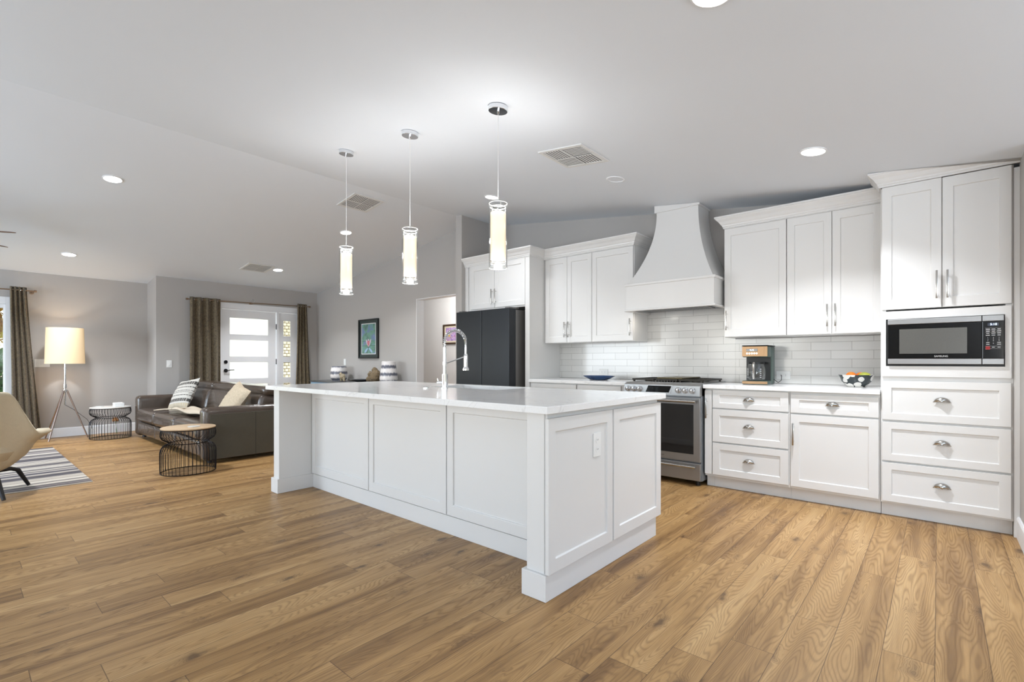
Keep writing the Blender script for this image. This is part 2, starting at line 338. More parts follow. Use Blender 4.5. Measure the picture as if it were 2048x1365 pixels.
def frosted_material():
    m, nt, b = nodes('frosted_glass'); L = nt.links
    out = nt.nodes['Material Output']
    t = N(nt, 'ShaderNodeBsdfTranslucent'); t.inputs['Color'].default_value = srgb((255, 252, 244))
    b.inputs['Base Color'].default_value = srgb((225, 228, 220)); b.inputs['Roughness'].default_value = 0.35
    mx = N(nt, 'ShaderNodeMixShader'); mx.inputs[0].default_value = 0.8; L.new(b.outputs[0], mx.inputs[1]); L.new(t.outputs[0], mx.inputs[2])
    L.new(mx.outputs[0], out.inputs[0])
    # sidelight panes: pebbled with a brick-like came pattern
    m2, nt2, b2 = nodes('patterned_glass'); L = nt2.links; out = nt2.nodes['Material Output']
    tc = N(nt2, 'ShaderNodeTexCoord'); sp = N(nt2, 'ShaderNodeSeparateXYZ'); L.new(tc.outputs['Object'], sp.inputs[0])
    cx = N(nt2, 'ShaderNodeCombineXYZ'); L.new(sp.outputs[1], cx.inputs[0]); L.new(sp.outputs[2], cx.inputs[1])
    br = N(nt2, 'ShaderNodeTexBrick'); L.new(cx.outputs[0], br.inputs['Vector']); br.inputs['Scale'].default_value = 1
    br.inputs['Brick Width'].default_value = 0.072; br.inputs['Row Height'].default_value = 0.058; br.inputs['Mortar Size'].default_value = 0.005
    br.inputs['Color1'].default_value = srgb((248, 242, 226)); br.inputs['Color2'].default_value = srgb((240, 232, 212)); br.inputs['Mortar'].default_value = srgb((130, 116, 92))
    t = N(nt2, 'ShaderNodeBsdfTranslucent'); L.new(br.outputs['Color'], t.inputs['Color']); L.new(br.outputs['Color'], b2.inputs['Base Color'])
    mx = N(nt2, 'ShaderNodeMixShader'); mx.inputs[0].default_value = 0.8; L.new(b2.outputs[0], mx.inputs[1]); L.new(t.outputs[0], mx.inputs[2]); L.new(mx.outputs[0], out.inputs[0])
frosted_material()

def art_material(name, cols, scale):
    m, nt, b = nodes(name); L = nt.links
    tc = N(nt, 'ShaderNodeTexCoord'); n = N(nt, 'ShaderNodeTexNoise'); n.inputs['Scale'].default_value = scale; n.inputs['Detail'].default_value = 3
    n.inputs['Distortion'].default_value = 1.0; L.new(tc.outputs['Object'], n.inputs['Vector'])
    L.new(ramp(nt, n.outputs['Fac'], cols), b.inputs['Base Color']); b.inputs['Roughness'].default_value = 0.3
art_material('art_teal', [(0.3, (60, 84, 90)), (0.42, (84, 124, 112)), (0.52, (96, 150, 128)), (0.6, (98, 120, 158)), (0.75, (110, 140, 180))], 7)
mat('art_petal', (196, 176, 196), 0.4, noise=0.15, nscale=30)
mat('art_petal_red', (190, 110, 120), 0.4, noise=0.15, nscale=30)
mat('art_leaf_blue', (150, 180, 210), 0.4)
art_material('art_violet', [(0.3, (86, 70, 150)), (0.42, (150, 120, 200)), (0.5, (210, 190, 230)), (0.58, (190, 130, 190)), (0.7, (70, 110, 70))], 16)
mat('art_yellow', (236, 196, 60), 0.4)
mat('mesh_window', (88, 87, 83), 0.2, spec=0.8, noise=0.15, nscale=300)

# ---------------------------------------------------------------- geometry helpers
class MB:
    def __init__(s): s.bm = bmesh.new()
    def box(s, x0, x1, y0, y1, z0, z1, bevel=0, seg=2, M=None):
        r = bmesh.ops.create_cube(s.bm, size=1)
        T = Matrix.Translation(((x0 + x1) / 2, (y0 + y1) / 2, (z0 + z1) / 2)) @ Matrix.Diagonal((abs(x1 - x0), abs(y1 - y0), abs(z1 - z0), 1))
        bmesh.ops.transform(s.bm, matrix=T, verts=r['verts'])
        vs = r['verts']
        if bevel:
            es = list({e for v in vs for e in v.link_edges})
            rr = bmesh.ops.bevel(s.bm, geom=es, offset=bevel, segments=seg, profile=0.5, affect='EDGES', clamp_overlap=True)
            vs = list(set(rr['verts']) | {v for v in vs if v.is_valid})
        if M is not None: bmesh.ops.transform(s.bm, matrix=M, verts=[v for v in vs if v.is_valid])
        return s
    def cyl(s, p0, p1, r0, r1=None, n=16, caps=True):
        p0, p1 = Vector(p0), Vector(p1); r1 = r0 if r1 is None else r1
        d = p1 - p0
        r = bmesh.ops.create_cone(s.bm, cap_ends=caps, cap_tris=False, segments=n, radius1=r0, radius2=r1, depth=d.length)
        q = Vector((0, 0, 1)).rotation_difference(d.normalized()).to_matrix().to_4x4()
        bmesh.ops.transform(s.bm, matrix=Matrix.Translation((p0 + p1) / 2) @ q, verts=r['verts'])
        return s
    def sph(s, c, r, u=16, v=10, sc=(1, 1, 1)):
        k = bmesh.ops.create_uvsphere(s.bm, u_segments=u, v_segments=v, radius=r)
        bmesh.ops.transform(s.bm, matrix=Matrix.Translation(c) @ Matrix.Diagonal((*sc, 1)), verts=k['verts']); return s
    def lathe(s, prof, c=(0, 0, 0), n=32, a0=0, a1=2 * math.pi):
        full = abs(a1 - a0 - 2 * math.pi) < 1e-6; cnt = n if full else n + 1
        rings = []
        for r, z in prof:
            if r < 1e-6: rings.append([s.bm.verts.new((c[0], c[1], c[2] + z))] * cnt); continue
            rings.append([s.bm.verts.new((c[0] + r * math.cos(a0 + (a1 - a0) * i / n), c[1] + r * math.sin(a0 + (a1 - a0) * i / n), c[2] + z)) for i in range(cnt)])
        for a, b in zip(rings, rings[1:]):
            for i in range(n):
                j = (i + 1) % cnt
                q = [a[i], a[j], b[j], b[i]]; u = []
                for v in q:
                    if v not in u: u.append(v)
                if len(u) >= 3:
                    try: s.bm.faces.new(u)
                    except ValueError: pass
        return s
    def tube(s, pts, r, n=8, closed=False, caps=True):
        pts = [Vector(p) for p in pts]; m = len(pts); rings = []
        up = None
        for i, p in enumerate(pts):
            if closed: d = (pts[(i + 1) % m] - pts[i - 1]).normalized()
            else: d = (pts[min(i + 1, m - 1)] - pts[max(i - 1, 0)]).normalized()
            if up is None:
                up = Vector((0, 0, 1)) if abs(d.z) < 0.9 else Vector((1, 0, 0))
            a = (up - d * up.dot(d)).normalized(); b = d.cross(a); up = a
            rr = r[i] if isinstance(r, (list, tuple)) else r
            rings.append([s.bm.verts.new(p + a * rr * math.cos(2 * math.pi * k / n) + b * rr * math.sin(2 * math.pi * k / n)) for k in range(n)])
        for i in range(m if closed else m - 1):
            A, B = rings[i], rings[(i + 1) % m]
            for k in range(n): s.bm.faces.new([A[k], A[(k + 1) % n], B[(k + 1) % n], B[k]])
        if caps and not closed:
            s.bm.faces.new(rings[0][::-1]); s.bm.faces.new(rings[-1])
        return s
    def grid(s, f, nu, nv, wrap=False):
        V = [[s.bm.verts.new(f(i / nu, j / nv)) for j in range(nv + 1)] for i in range(nu + (0 if wrap else 1))]
        k = len(V)
        for i in range(nu):
            for j in range(nv):
                a = V[i][j]; b = V[(i + 1) % k][j]; c = V[(i + 1) % k][j + 1]; d = V[i][j + 1]
                s.bm.faces.new([a, b, c, d])
        return s
    def poly(s, pts, ext):
        """planar polygon extruded by vector ext"""
        vs = [s.bm.verts.new(p) for p in pts]; f = s.bm.faces.new(vs)
        r = bmesh.ops.extrude_face_region(s.bm, geom=[f])
        bmesh.ops.translate(s.bm, vec=ext, verts=[g for g in r['geom'] if isinstance(g, bmesh.types.BMVert)])
        return s
    def sweep(s, path, prof, closed_prof=True, fz=None):
        """path: list of (x,y); prof: list of (out,z); out points to the right hand side of the walking direction"""
        P = [Vector(p) for p in path]; n = len(P); rings = []
        for i, p in enumerate(P):
            d0 = (P[i] - P[i - 1]).normalized() if i > 0 else None
            d1 = (P[i + 1] - P[i]).normalized() if i < n - 1 else None
            if d0 is None: d0 = d1
            if d1 is None: d1 = d0
            n0 = Vector((d0.y, -d0.x)); n1 = Vector((d1.y, -d1.x)); m = (n0 + n1).normalized(); k = 1 / max(0.3, m.dot(n0))
            ring = []
            for o, z in prof:
                q = p + m * o * k; zz = z if fz is None else fz(q.x, q.y, z)
                ring.append(s.bm.verts.new((q.x, q.y, zz)))
            rings.append(ring)
        L = len(prof)
        for A, B in zip(rings, rings[1:]):
            for k in range(L): s.bm.faces.new([A[k], A[(k + 1) % L], B[(k + 1) % L], B[k]])
        s.bm.faces.new(rings[0]); s.bm.faces.new(rings[-1][::-1])
        return s
    def obj(s, name, m, parent=None, smooth=False, bevel=0.0, seg=2, off=None, subsurf=0, solid=0.0):
        bmesh.ops.recalc_face_normals(s.bm, faces=s.bm.faces)
        if off is None: off = base_of(parent)
        if off is not None and Vector(off).length > 0: bmesh.ops.translate(s.bm, vec=-Vector(off), verts=s.bm.verts)
        me = bpy.data.meshes.new(name); s.bm.to_mesh(me); s.bm.free()
        o = bpy.data.objects.new(name, me); COL.objects.link(o)
        if parent is not None: o.parent = parent
        me.materials.append(MATS[m] if isinstance(m, str) else m)
        if smooth:
            for p in me.polygons: p.use_smooth = True
            try: me.set_sharp_from_angle(angle=R(38))
            except Exception: pass
        if solid:
            md = o.modifiers.new('solid', 'SOLIDIFY'); md.thickness = solid
        if bevel:
            md = o.modifiers.new('bevel', 'BEVEL'); md.width = bevel; md.segments = seg; md.limit_method = 'ANGLE'; md.angle_limit = R(40)
        if subsurf:
            md = o.modifiers.new('sub', 'SUBSURF'); md.levels = subsurf; md.render_levels = subsurf
        return o

def base_of(o):
    while o is not None and o.parent is not None: o = o.parent
    return Vector(o['_base']) if (o is not None and '_base' in o.keys()) else None
def thing(name, label, cat, loc=(0, 0, 0), group=None, rz=0.0):
    o = bpy.data.objects.new(name, None); COL.objects.link(o); o.location = loc; o.empty_display_size = 0.1
    o.rotation_euler = (0, 0, rz); o['_base'] = list(loc)
    o['label'] = label; o['category'] = cat
    if group: o['group'] = group
    return o
def tag(o, label, cat, group=None, kind=None):
    if label: o['label'] = label
    if cat: o['category'] = cat
    if group: o['group'] = group
    if kind: o['kind'] = kind
    return o
def struct(o): o['kind'] = 'structure'; return o
def dup(root, loc, label, rz=0.0):
    def cp(o, par):
        c = o.copy(); COL.objects.link(c); c.parent = par
        for ch in list(o.children): cp(ch, c)
        return c
    r = root.copy(); COL.objects.link(r); r.location = loc; r.rotation_euler = (0, 0, rz); r['label'] = label
    for ch in list(root.children): cp(ch, r)
    return r
def text_obj(name, body, size, loc, rot, m, parent, ext=0.0006, align='CENTER'):
    cu = bpy.data.curves.new(name, 'FONT'); cu.body = body; cu.size = size; cu.extrude = ext; cu.align_x = align; cu.align_y = 'CENTER'
    tmp = bpy.data.objects.new(name + '_tmp', cu); COL.objects.link(tmp)
    bpy.context.view_layer.update()
    me = bpy.data.meshes.new_from_object(tmp.evaluated_get(bpy.context.evaluated_depsgraph_get()))
    bpy.data.objects.remove(tmp); bpy.data.curves.remove(cu)
    o = bpy.data.objects.new(name, me); COL.objects.link(o)
    me.transform(Matrix.Translation(Vector(loc) - (base_of(parent) or Vector())) @ rot.to_4x4())
    me.materials.clear(); me.materials.append(MATS[m]); o.parent = parent
    return o
from mathutils import Euler
ROT_FRONT = Euler((R(90), 0, 0)).to_matrix()

ZR, XR = 3.06, -4.83           # ridge of the vaulted ceiling
def cz(x):
    if x > 0.40: return cz(0.40)
    return ZR - 0.126 * (x - XR) if x > XR else ZR + 0.1295 * (x - XR)

# ---------------------------------------------------------------- room shell
def plane_slab(name, x0, x1, y0, y1, z0, z1, m):
    return struct(MB().box(x0, x1, y0, y1, z0, z1).obj(name, m))
YB, YG, YK, YH = -3.5, 4.78, 5.08, 6.3
XL, XD, XRT, XE = -9.85, -9.32, 0.39, 2.9
plane_slab('floor', XL - 0.15, XE + 0.15, YB - 0.15, YH + 0.2, -0.12, 0, 'oak_planks')
b = MB()
xs = [XL - 0.15, XR, 0.40, XE + 0.15]
pts = [(x, YB - 0.15, cz(x)) for x in xs] + [(x, YB - 0.15, cz(x) + 0.12) for x in xs[::-1]]
b.poly(pts, (0, YK + 0.25 - YB + 0.15, 0))
struct(b.obj('ceiling', 'ceiling_paint'))

def wall_xz(name, x0, x1, y, t, holes=(), m='wall_paint', extra=()):
    """wall in the plane y (room face), thickness t towards +y, following the ceiling, with rectangular holes (x0,x1,z0,z1)"""
    b = MB(); xs = sorted({x0, x1, *[h[0] for h in holes], *[h[1] for h in holes], *[x for x in (XR, 0.40) if x0 < x < x1]})
    for a, c in zip(xs, xs[1:]):
        zs = [0.0]
        hs = [h for h in holes if h[0] <= a + 1e-6 and h[1] >= c - 1e-6]
        segs = [(0.0, None)]
        if hs:
            h = hs[0]; segs = ([(0.0, h[2])] if h[2] > 0.001 else []) + [(h[3], None)]
        for z0, z1 in segs:
            if z1 is None: p = [(a, y, z0), (c, y, z0), (c, y, cz(c)), (a, y, cz(a))]
            else: p = [(a, y, z0), (c, y, z0), (c, y, z1), (a, y, z1)]
            b.poly(p, (0, t, 0))
    return struct(b.obj(name, m))
def wall_yz(name, y0, y1, x, t, h, holes=(), m='wall_paint'):
    b = MB(); ys = sorted({y0, y1, *[q[0] for q in holes], *[q[1] for q in holes]})
    for a, c in zip(ys, ys[1:]):
        hs = [q for q in holes if q[0] <= a + 1e-6 and q[1] >= c - 1e-6]
        segs = [(0.0, h)]
        if hs:
            q = hs[0]; segs = ([(0.0, q[2])] if q[2] > 0.001 else []) + [(q[3], h)]
        for z0, z1 in segs: b.box(x, x + t, a, c, z0, z1)
    return struct(b.obj(name, m))
wall_yz('wall_left', YB, 2.126, XL, -0.15, cz(XL), [(-1.75, 0.50, 0.03, 1.93)])
wall_xz('wall_jog', XL - 0.15, XD, 2.126, 0.12)
wall_yz('wall_front', 2.246, YG + 0.14, XD, -0.15, cz(XD), [(3.04, 4.43, 0.0, 2.075)])
wall_xz('wall_gable', XD, XR, YG, 0.14, [(-6.16, -4.96, 0.0, 2.10)])
wall_xz('wall_stub', XR, -4.715, 4.40, 0.68)
wall_xz('wall_kitchen', -4.715, XRT, YK, 0.15)
wall_yz('wall_right', 4.12, YK + 0.15, XRT, 0.12, cz(XRT))
wall_xz('wall_return', XRT + 0.12, XE, 4.12, 0.12)
wall_yz('wall_side', YB, 4.24, XE, 0.15, 2.40, [(-0.6, 3.0, 0.5, 2.05)])
wall_xz('wall_back', XL - 0.15, XE + 0.15, YB - 0.15, 0.15, [(-8.8, -6.0, 0.4, 2.1), (-4.7, -2.5, 0.4, 2.1), (0.92, 2.72, 0.1, 2.12)])
# hallway behind the opening
b = MB(); b.box(-9.47, -3.6, YH, YH + 0.12, 0, 2.55); struct(b.obj('wall_hall', 'trim_white'))
b = MB(); b.box(-9.47, -9.35, YG + 0.14, YH, 0, 2.55); struct(b.obj('wall_hall_end', 'trim_white'))
b = MB(); b.box(-3.72, -3.6, YK + 0.15, YH, 0, 2.55); struct(b.obj('wall_hall_side', 'trim_white'))
b = MB(); b.box(-9.47, -4.84, YG + 0.141, YH + 0.12, 2.55, 2.65); b.box(-4.84, -3.6, YK + 0.151, YH + 0.12, 2.55, 2.65); struct(b.obj('ceiling_hall', 'ceiling_paint'))
b = MB(); b.box(-6.1595, -6.150, YG - 0.001, YG + 0.141, 0.001, 2.0995); b.box(-6.150, -4.965, YG - 0.001, YG + 0.141, 2.090, 2.0995); b.box(-4.965, -4.9605, YG - 0.001, YG + 0.141, 0.001, 2.0995)
struct(b.obj('trim_5', 'trim_white'))
def baseboard(name, path, h=0.135, t=0.016):
    prof = [(0.0005, 0.001), (t, 0.001), (t, h - 0.012), (t - 0.006, h), (0.0005, h)]
    return struct(MB().sweep(path, prof).obj(name, 'trim_white'))
baseboard('baseboard_left', [(XL, YB), (XL, -1.80)][::-1])
baseboard('baseboard_left', [(XL, 0.56), (XL, 2.126), (XD, 2.126), (XD, 2.95)])
baseboard('baseboard_gable', [(XD, YG), (-6.16, YG)])
baseboard('baseboard_front', [(XD, 4.52), (XD, YG)])
baseboard('baseboard_hall', [(-9.35, YH), (-3.72, YH)])
baseboard('baseboard_right', [(XRT, 4.53), (XRT, 4.12), (XE, 4.12)])
baseboard('baseboard_back', [(XE, YB), (XL, YB)])
# backsplash
b = MB(); b.box(-3.62, -2.432, YK - 0.009, YK - 0.001, 0.921, 1.345); b.box(-2.431, -1.507, YK - 0.009, YK - 0.001, 0.921, 1.94); b.box(-1.506, -0.33, YK - 0.009, YK - 0.001, 0.921, 1.345)
struct(b.obj('trim_1', 'subway_tile'))

# ---------------------------------------------------------------- cabinets
def frame_M(origin, ud, nd):
    """local x=u along face, local y=-n (into the carcass), z up; face looks along nd"""
    ud = Vector(ud); nd = Vector(nd)
    M = Matrix.Identity(4); M.col[0][:3] = ud; M.col[1][:3] = -nd; M.col[2][:3] = (0, 0, 1); M.col[3][:3] = origin
    return M
FRONT = Matrix.Identity(4)
def shaker(name, x0, x1, z0, z1, y, parent, st=0.058, rail=None, rec=0.009, th=0.02, M=None, m='cabinet_white'):
    """five-piece door whose outer face lies at local y, thickness th behind"""
    rail = rail or st
    b = MB(); bm = b.bm
    def v(x, yy, z): return bm.verts.new((x, yy, z))
    o = [v(x0, y, z0), v(x1, y, z0), v(x1, y, z1), v(x0, y, z1)]
    a = [v(x0 + st, y, z0 + rail), v(x1 - st, y, z0 + rail), v(x1 - st, y, z1 - rail), v(x0 + st, y, z1 - rail)]
    k = 0.003
    i = [v(x0 + st + k, y + rec, z0 + rail + k), v(x1 - st - k, y + rec, z0 + rail + k), v(x1 - st - k, y + rec, z1 - rail - k), v(x0 + st + k, y + rec, z1 - rail - k)]
    p = [v(x0, y + th, z0), v(x1, y + th, z0), v(x1, y + th, z1), v(x0, y + th, z1)]
    for q in range(4):
        r = (q + 1) % 4
        bm.faces.new([o[q], o[r], a[r], a[q]]); bm.faces.new([a[q], a[r], i[r], i[q]]); bm.faces.new([o[r], o[q], p[q], p[r]])
    bm.faces.new(i); bm.faces.new(p[::-1])
    if M is not None: bmesh.ops.transform(bm, matrix=M, verts=bm.verts)
    return b.obj(name, m, parent, bevel=0.0015)
def bar_handle(x, z0, z1, y, parent, M=None, name='handle', m='brushed_nickel'):
    b = MB(); c = y - 0.032
    b.box(x - 0.006, x + 0.006, c - 0.006, c + 0.006, z0, z1, 0.002)
    for z in (z0 + 0.03, z1 - 0.03): b.cyl((x, c, z), (x, y - 0.0006, z), 0.004, n=8)
    if M is not None: bmesh.ops.transform(b.bm, matrix=M, verts=b.bm.verts)
    return b.obj(name, m, parent, smooth=True)
def cup_pull(x, z, y, parent, w=0.088, h=0.036, d=0.026):
    b = MB(); n, k = 14, 6
    def f(u, v):
        a = math.pi * u; e = (math.pi / 2) * v
        return (x - w / 2 * math.cos(a) * math.cos(e * 0.0) * (1 - 0.0 * v) * math.sin(math.pi / 2 * (1 - v) + 0.0001) ** 0.5, y - 0.0006 - d * math.sin(e) * (0.25 + 0.75 * math.sin(a)), z + h * math.sin(a) * math.cos(e) ** 0.7)
    b.grid(f, n, k)
    b.box(x - w / 2 - 0.004, x + w / 2 + 0.004, y - 0.0035, y - 0.0005, z - 0.001, z + 0.0035)
    return b.obj('handle', 'brushed_nickel', parent, smooth=True, solid=0.0018)
YF = 4.46
CROWN = [(0.0, 0.0), (0.010, 0.0), (0.010, 0.012), (0.016, 0.016), (0.018, 0.026), (0.026, 0.034), (0.040, 0.058), (0.060, 0.078), (0.064, 0.086), (0.070, 0.088), (0.070, 0.103), (0.0, 0.103)]

def base_cab(name, label, x0, x1, parts, right_side=False):
    t = thing(name, label, 'cabinet', ((x0 + x1) / 2, (YF + YK) / 2, 0), 'white base cabinets')
    b = MB(); b.box(x0, x1, YF + 0.021, YK - 0.002, 0.10, 0.883); b.box(x0, x1, YF + 0.072, YK - 0.002, 0.001, 0.10)
    b.obj('body', 'cabinet_white', t, bevel=0.001)
    for p in parts:
        d = shaker(p[0], p[1], p[2], p[3], p[4], YF, t, st=p[5] if len(p) > 5 else 0.06, rail=p[6] if len(p) > 6 else 0.055)
        h = p[7] if len(p) > 7 else None
        if h and h[0] == 'cup': cup_pull(h[1], h[2], YF, d)
        if h and h[0] == 'bar': bar_handle(h[1], h[2], h[3], YF, d)
    return t
t = base_cab('base_cabinet', 'narrow white pull-out base cabinet beside the right side of the stainless range', -1.590, -1.524,
             [])
d = MB().box(-1.588, -1.527, YF, YF + 0.02, 0.12, 0.868).obj('door', 'cabinet_white', t, bevel=0.0015)
bar_handle(-1.567, 0.62, 0.80, YF, d)
base_cab('base_cabinet', 'white three-drawer base cabinet under the coffee maker', -1.523, -0.911,
         [('drawer', -1.520, -0.919, 0.716, 0.874, 0.06, 0.045, ('cup', -1.219, 0.785)),
          ('drawer', -1.520, -0.919, 0.415, 0.703, 0.06, 0.055, ('cup', -1.219, 0.553)),
          ('drawer', -1.520, -0.919, 0.122, 0.402, 0.06, 0.055, ('cup', -1.219, 0.258))])
base_cab('base_cabinet', 'white base cabinet with one drawer above one wide door, below the patterned fruit bowl', -0.910, -0.323,
         [('drawer', -0.903, -0.331, 0.714, 0.862, 0.06, 0.045, ('cup', -0.617, 0.780)),
          ('door', -0.903, -0.331, 0.120, 0.700, 0.06, 0.058, ('bar', -0.880, 0.455, 0.632))])
base_cab('base_cabinet', 'white base cabinet left of the range, mostly hidden by the island, wide drawer and door', -2.96, -2.352,
         [('drawer', -2.953, -2.43, 0.716, 0.872, 0.06, 0.045, ('cup', -2.69, 0.785)), ('door', -2.953, -2.43, 0.12, 0.70)])
base_cab('base_cabinet', 'white base cabinet beside the tall refrigerator panel, behind the island', -3.618, -2.961,
         [('drawer', -3.60, -2.97, 0.716, 0.872, 0.06, 0.045, ('cup', -3.3, 0.785)), ('door', -3.60, -2.97, 0.12, 0.70)])
def slab(name, label, x0, x1, y0, y1, z0, z1):
    o = MB().box(x0, x1, y0, y1, z0, z1).obj(name, 'quartz', off=(0, 0, 0), bevel=0.003)
    return tag(o, label, 'countertop')
slab('countertop', 'white quartz countertop right of the range, under coffee maker and fruit bowl', -1.597, -0.3215, 4.435, YK - 0.002, 0.885, 0.92)
slab('countertop', 'white quartz countertop left of the range, under the blue scalloped dish', -3.618, -2.350, 4.435, YK - 0.002, 0.885, 0.92)

# tall cabinet with the microwave
t = thing('tall_cabinet', 'tall white pantry cabinet at the right wall with the built-in microwave', 'cabinet', (0.02, 4.77, 0))
b = MB(); X0, X1 = -0.3205, 0.362
b.box(X0, X1, YF + 0.072, YK - 0.002, 0.001, 0.10); b.box(X0, X1, YF + 0.021, YK - 0.002, 0.10, 1.02)
b.box(X0, X1, YF + 0.021, YK - 0.002, 1.50, 2.392)
b.box(X0, -0.29, YF + 0.021, YK - 0.002, 1.02, 1.50); b.box(0.325, X1, YF + 0.021, YK - 0.002, 1.02, 1.50); b.box(-0.29, 0.325, 4.95, YK - 0.002, 1.02, 1.50)
b.obj('body', 'cabinet_white', t, bevel=0.001)
MB().box(0.3625, 0.3895, YF + 0.012, YF + 0.045, 0.001, 2.37).obj('filler_strip', 'cabinet_white', t)
d = shaker('door', -0.312, 0.0145, 1.501, 2.391, YF, t, st=0.055, rail=0.07); bar_handle(-0.0105, 1.56, 1.752, YF, d)
d = shaker('door', 0.0185, 0.352, 1.501, 2.388, YF, t, st=0.055, rail=0.07); bar_handle(0.045, 1.56, 1.75, YF, d)
for z0, z1, zc in ((0.706, 0.987, 0.846), (0.410, 0.690, 0.551), (0.115, 0.396, 0.255)):
    d = shaker('drawer', -0.312, 0.350, z0, z1, YF, t, st=0.055, rail=0.05); cup_pull(0.017, zc, YF, d)
b = MB(); b.box(-0.312, -0.289, YF, YF + 0.02, 1.02, 1.488); b.box(0.322, 0.351, YF, YF + 0.02, 1.02, 1.488); b.box(-0.289, 0.322, YF, YF + 0.02, 1.02, 1.094); b.box(-0.289, 0.322, YF, YF + 0.02, 1.432, 1.488)
b.obj('microwave_surround', 'cabinet_white', t)

# microwave
t = thing('microwave', 'built-in stainless and black microwave with keypad at its right side', 'microwave', (0.017, 4.6, 1.098))
MB().box(-0.287, 0.320, YF + 0.004, 4.90, 1.0945, 1.431).obj('body', 'black_plastic', t)
d = MB().box(-0.277, 0.213, YF - 0.018, YF + 0.003, 1.147, 1.390, 0.002).obj('door', 'black_gloss', t)
for z0, z1 in ((1.391, 1.428), (1.109, 1.146)): MB().box(-0.277, 0.212, YF - 0.020, YF + 0.003, z0, z1, 0.002).obj('door_trim', 'stainless', d)
MB().box(-0.212, 0.142, YF - 0.0186, YF - 0.0181, 1.182, 1.356).obj('door_window', 'mesh_window', d)
text_obj('lettering', 'SAMSUNG', 0.0155, (0.012, YF - 0.0188, 1.163), ROT_FRONT, 'legend_white', d)
c = MB().box(0.2155, 0.316, YF - 0.018, YF + 0.003, 1.147, 1.390, 0.002).obj('control_panel', 'black_gloss', t)
for z0, z1 in ((1.391, 1.428), (1.109, 1.146)): MB().box(0.2155, 0.316, YF - 0.020, YF + 0.003, z0, z1, 0.002).obj('panel_trim', 'stainless', c)
MB().box(0.240, 0.292, YF - 0.0186, YF - 0.0181, 1.360, 1.378).obj('display', mat('display_blue', (40, 48, 66), 0.2), c)
text_obj('lettering', '5:18', 0.019, (0.2675, YF - 0.0192, 1.369), ROT_FRONT, 'clock_glow', c)
b = MB()
for r_, z in enumerate((1.338, 1.325, 1.312, 1.299)):
    for q, x in enumerate((0.241, 0.267, 0.293)):
        w = (0.0095, 0.0085, 0.0075)[(r_ + q) % 3]; b.box(x - w, x + w, YF - 0.0190, YF - 0.0182, z - 0.0018, z + 0.0018)
bl = MB()
for z in (1.3455, 1.3315, 1.3185, 1.228, 1.212): bl.box(0.229, 0.303, YF - 0.0188, YF - 0.0182, z - 0.0003, z + 0.0003)
for x, w in ((0.241, .008), (0.293, .009)):
    for z in (1.251, 1.2395): b.box(x - w, x + w, YF - 0.0190, YF - 0.0182, z - 0.0016, z + 0.0016)
for x, w in ((0.267, .006), (0.293, .007)): b.box(x - w, x + w, YF - 0.0190, YF - 0.0182, 1.2185, 1.2215)
b.obj('key_legends', 'legend_white', c); bl.obj('panel_lines', 'legend_white', c)
MB().box(0.2305, 0.2515, YF - 0.0190, YF - 0.0182, 1.205, 1.2265).obj('stop_key', 'legend_red', c)
for i, ch in enumerate('1234567890'):
    if ch == '0': x, z = 0.267, 1.2455
    else: x, z = 0.241 + 0.026 * (i % 3), 1.283 - 0.0105 * (i // 3)
    text_obj('digit', ch, 0.0085, (x, YF - 0.0192, z), ROT_FRONT, 'legend_white', c)

# wall cabinets
YU = 4.74
def wall_cab(label, x0, x1, z0, z1, doors, y=YU, name='wall_cabinet', top=0.006):
    t = thing(name, label, 'cabinet', ((x0 + x1) / 2, (y + YK) / 2, z0), 'white wall cabinets')
    MB().box(x0, x1, y + 0.021, YK - 0.002, z0, z1).obj('body', 'cabinet_white', t, bevel=0.001)
    for a, c, h in doors:
        d = shaker('door', a, c, z0 + 0.004, z1 - top, y, t, st=0.055, rail=0.068)
        if h: bar_handle(h[0], h[1], h[2], y, d)
    return t
wall_cab('white single-door wall cabinet right of the range hood', -1.5075, -0.991, 1.352, 2.365, [(-1.5065, -0.994, (-1.483, 1.415, 1.597))])
wall_cab('white double-door wall cabinet between the coffee maker and the tall pantry', -0.9905, -0.322, 1.352, 2.365,
         [(-0.987, -0.661, (-0.689, 1.415, 1.60)), (-0.657, -0.330, (-0.633, 1.415, 1.60))])
wall_cab('white double-door wall cabinet next to the refrigerator panel, above the left counter', -3.618, -2.9445, 1.345, 2.366,
         [(-3.596, -3.283, (-3.302, 1.407, 1.587)), (-3.279, -2.947, (-3.246, 1.407, 1.59))], top=0.012)
wall_cab('white single-door wall cabinet left of the range hood', -2.944, -2.431, 1.345, 2.366, [(-2.941, -2.438, (-2.462, 1.40, 1.583))], top=0.012)
# refrigerator enclosure
t = thing('refrigerator_cabinet', 'white surround cabinet with two short doors over the black refrigerator', 'cabinet', (-4.16, 4.77, 0))
b = MB(); b.box(-4.66, -3.686, YF + 0.021, YK - 0.002, 1.78, 2.366); b.box(-3.685, -3.6195, YF, YK - 0.002, 0.001, 2.366); b.box(-4.7145, -4.661, YF + 0.001, YK - 0.002, 0.001, 2.366)
b.obj('body', 'cabinet_white', t, bevel=0.001)
d = shaker('door', -4.611, -4.186, 1.80, 2.360, YF, t, st=0.062, rail=0.065); bar_handle(-4.213, 1.84, 2.03, YF, d)
d = shaker('door', -4.180, -3.690, 1.80, 2.360, YF, t, st=0.062, rail=0.065); bar_handle(-4.152, 1.84, 2.03, YF, d)
def crown(label, path, z, fz=None, drop=0.0):
    prof = [(o, z + h) for o, h in CROWN]
    if drop: prof = [(0.0, z - drop), (0.003, z - drop), (0.003, z)] + prof[1:]
    o = MB().sweep(path, prof, fz=fz).obj('crown_moulding', 'cabinet_white', off=(0, 0, 0))
    return tag(o, label, 'moulding')
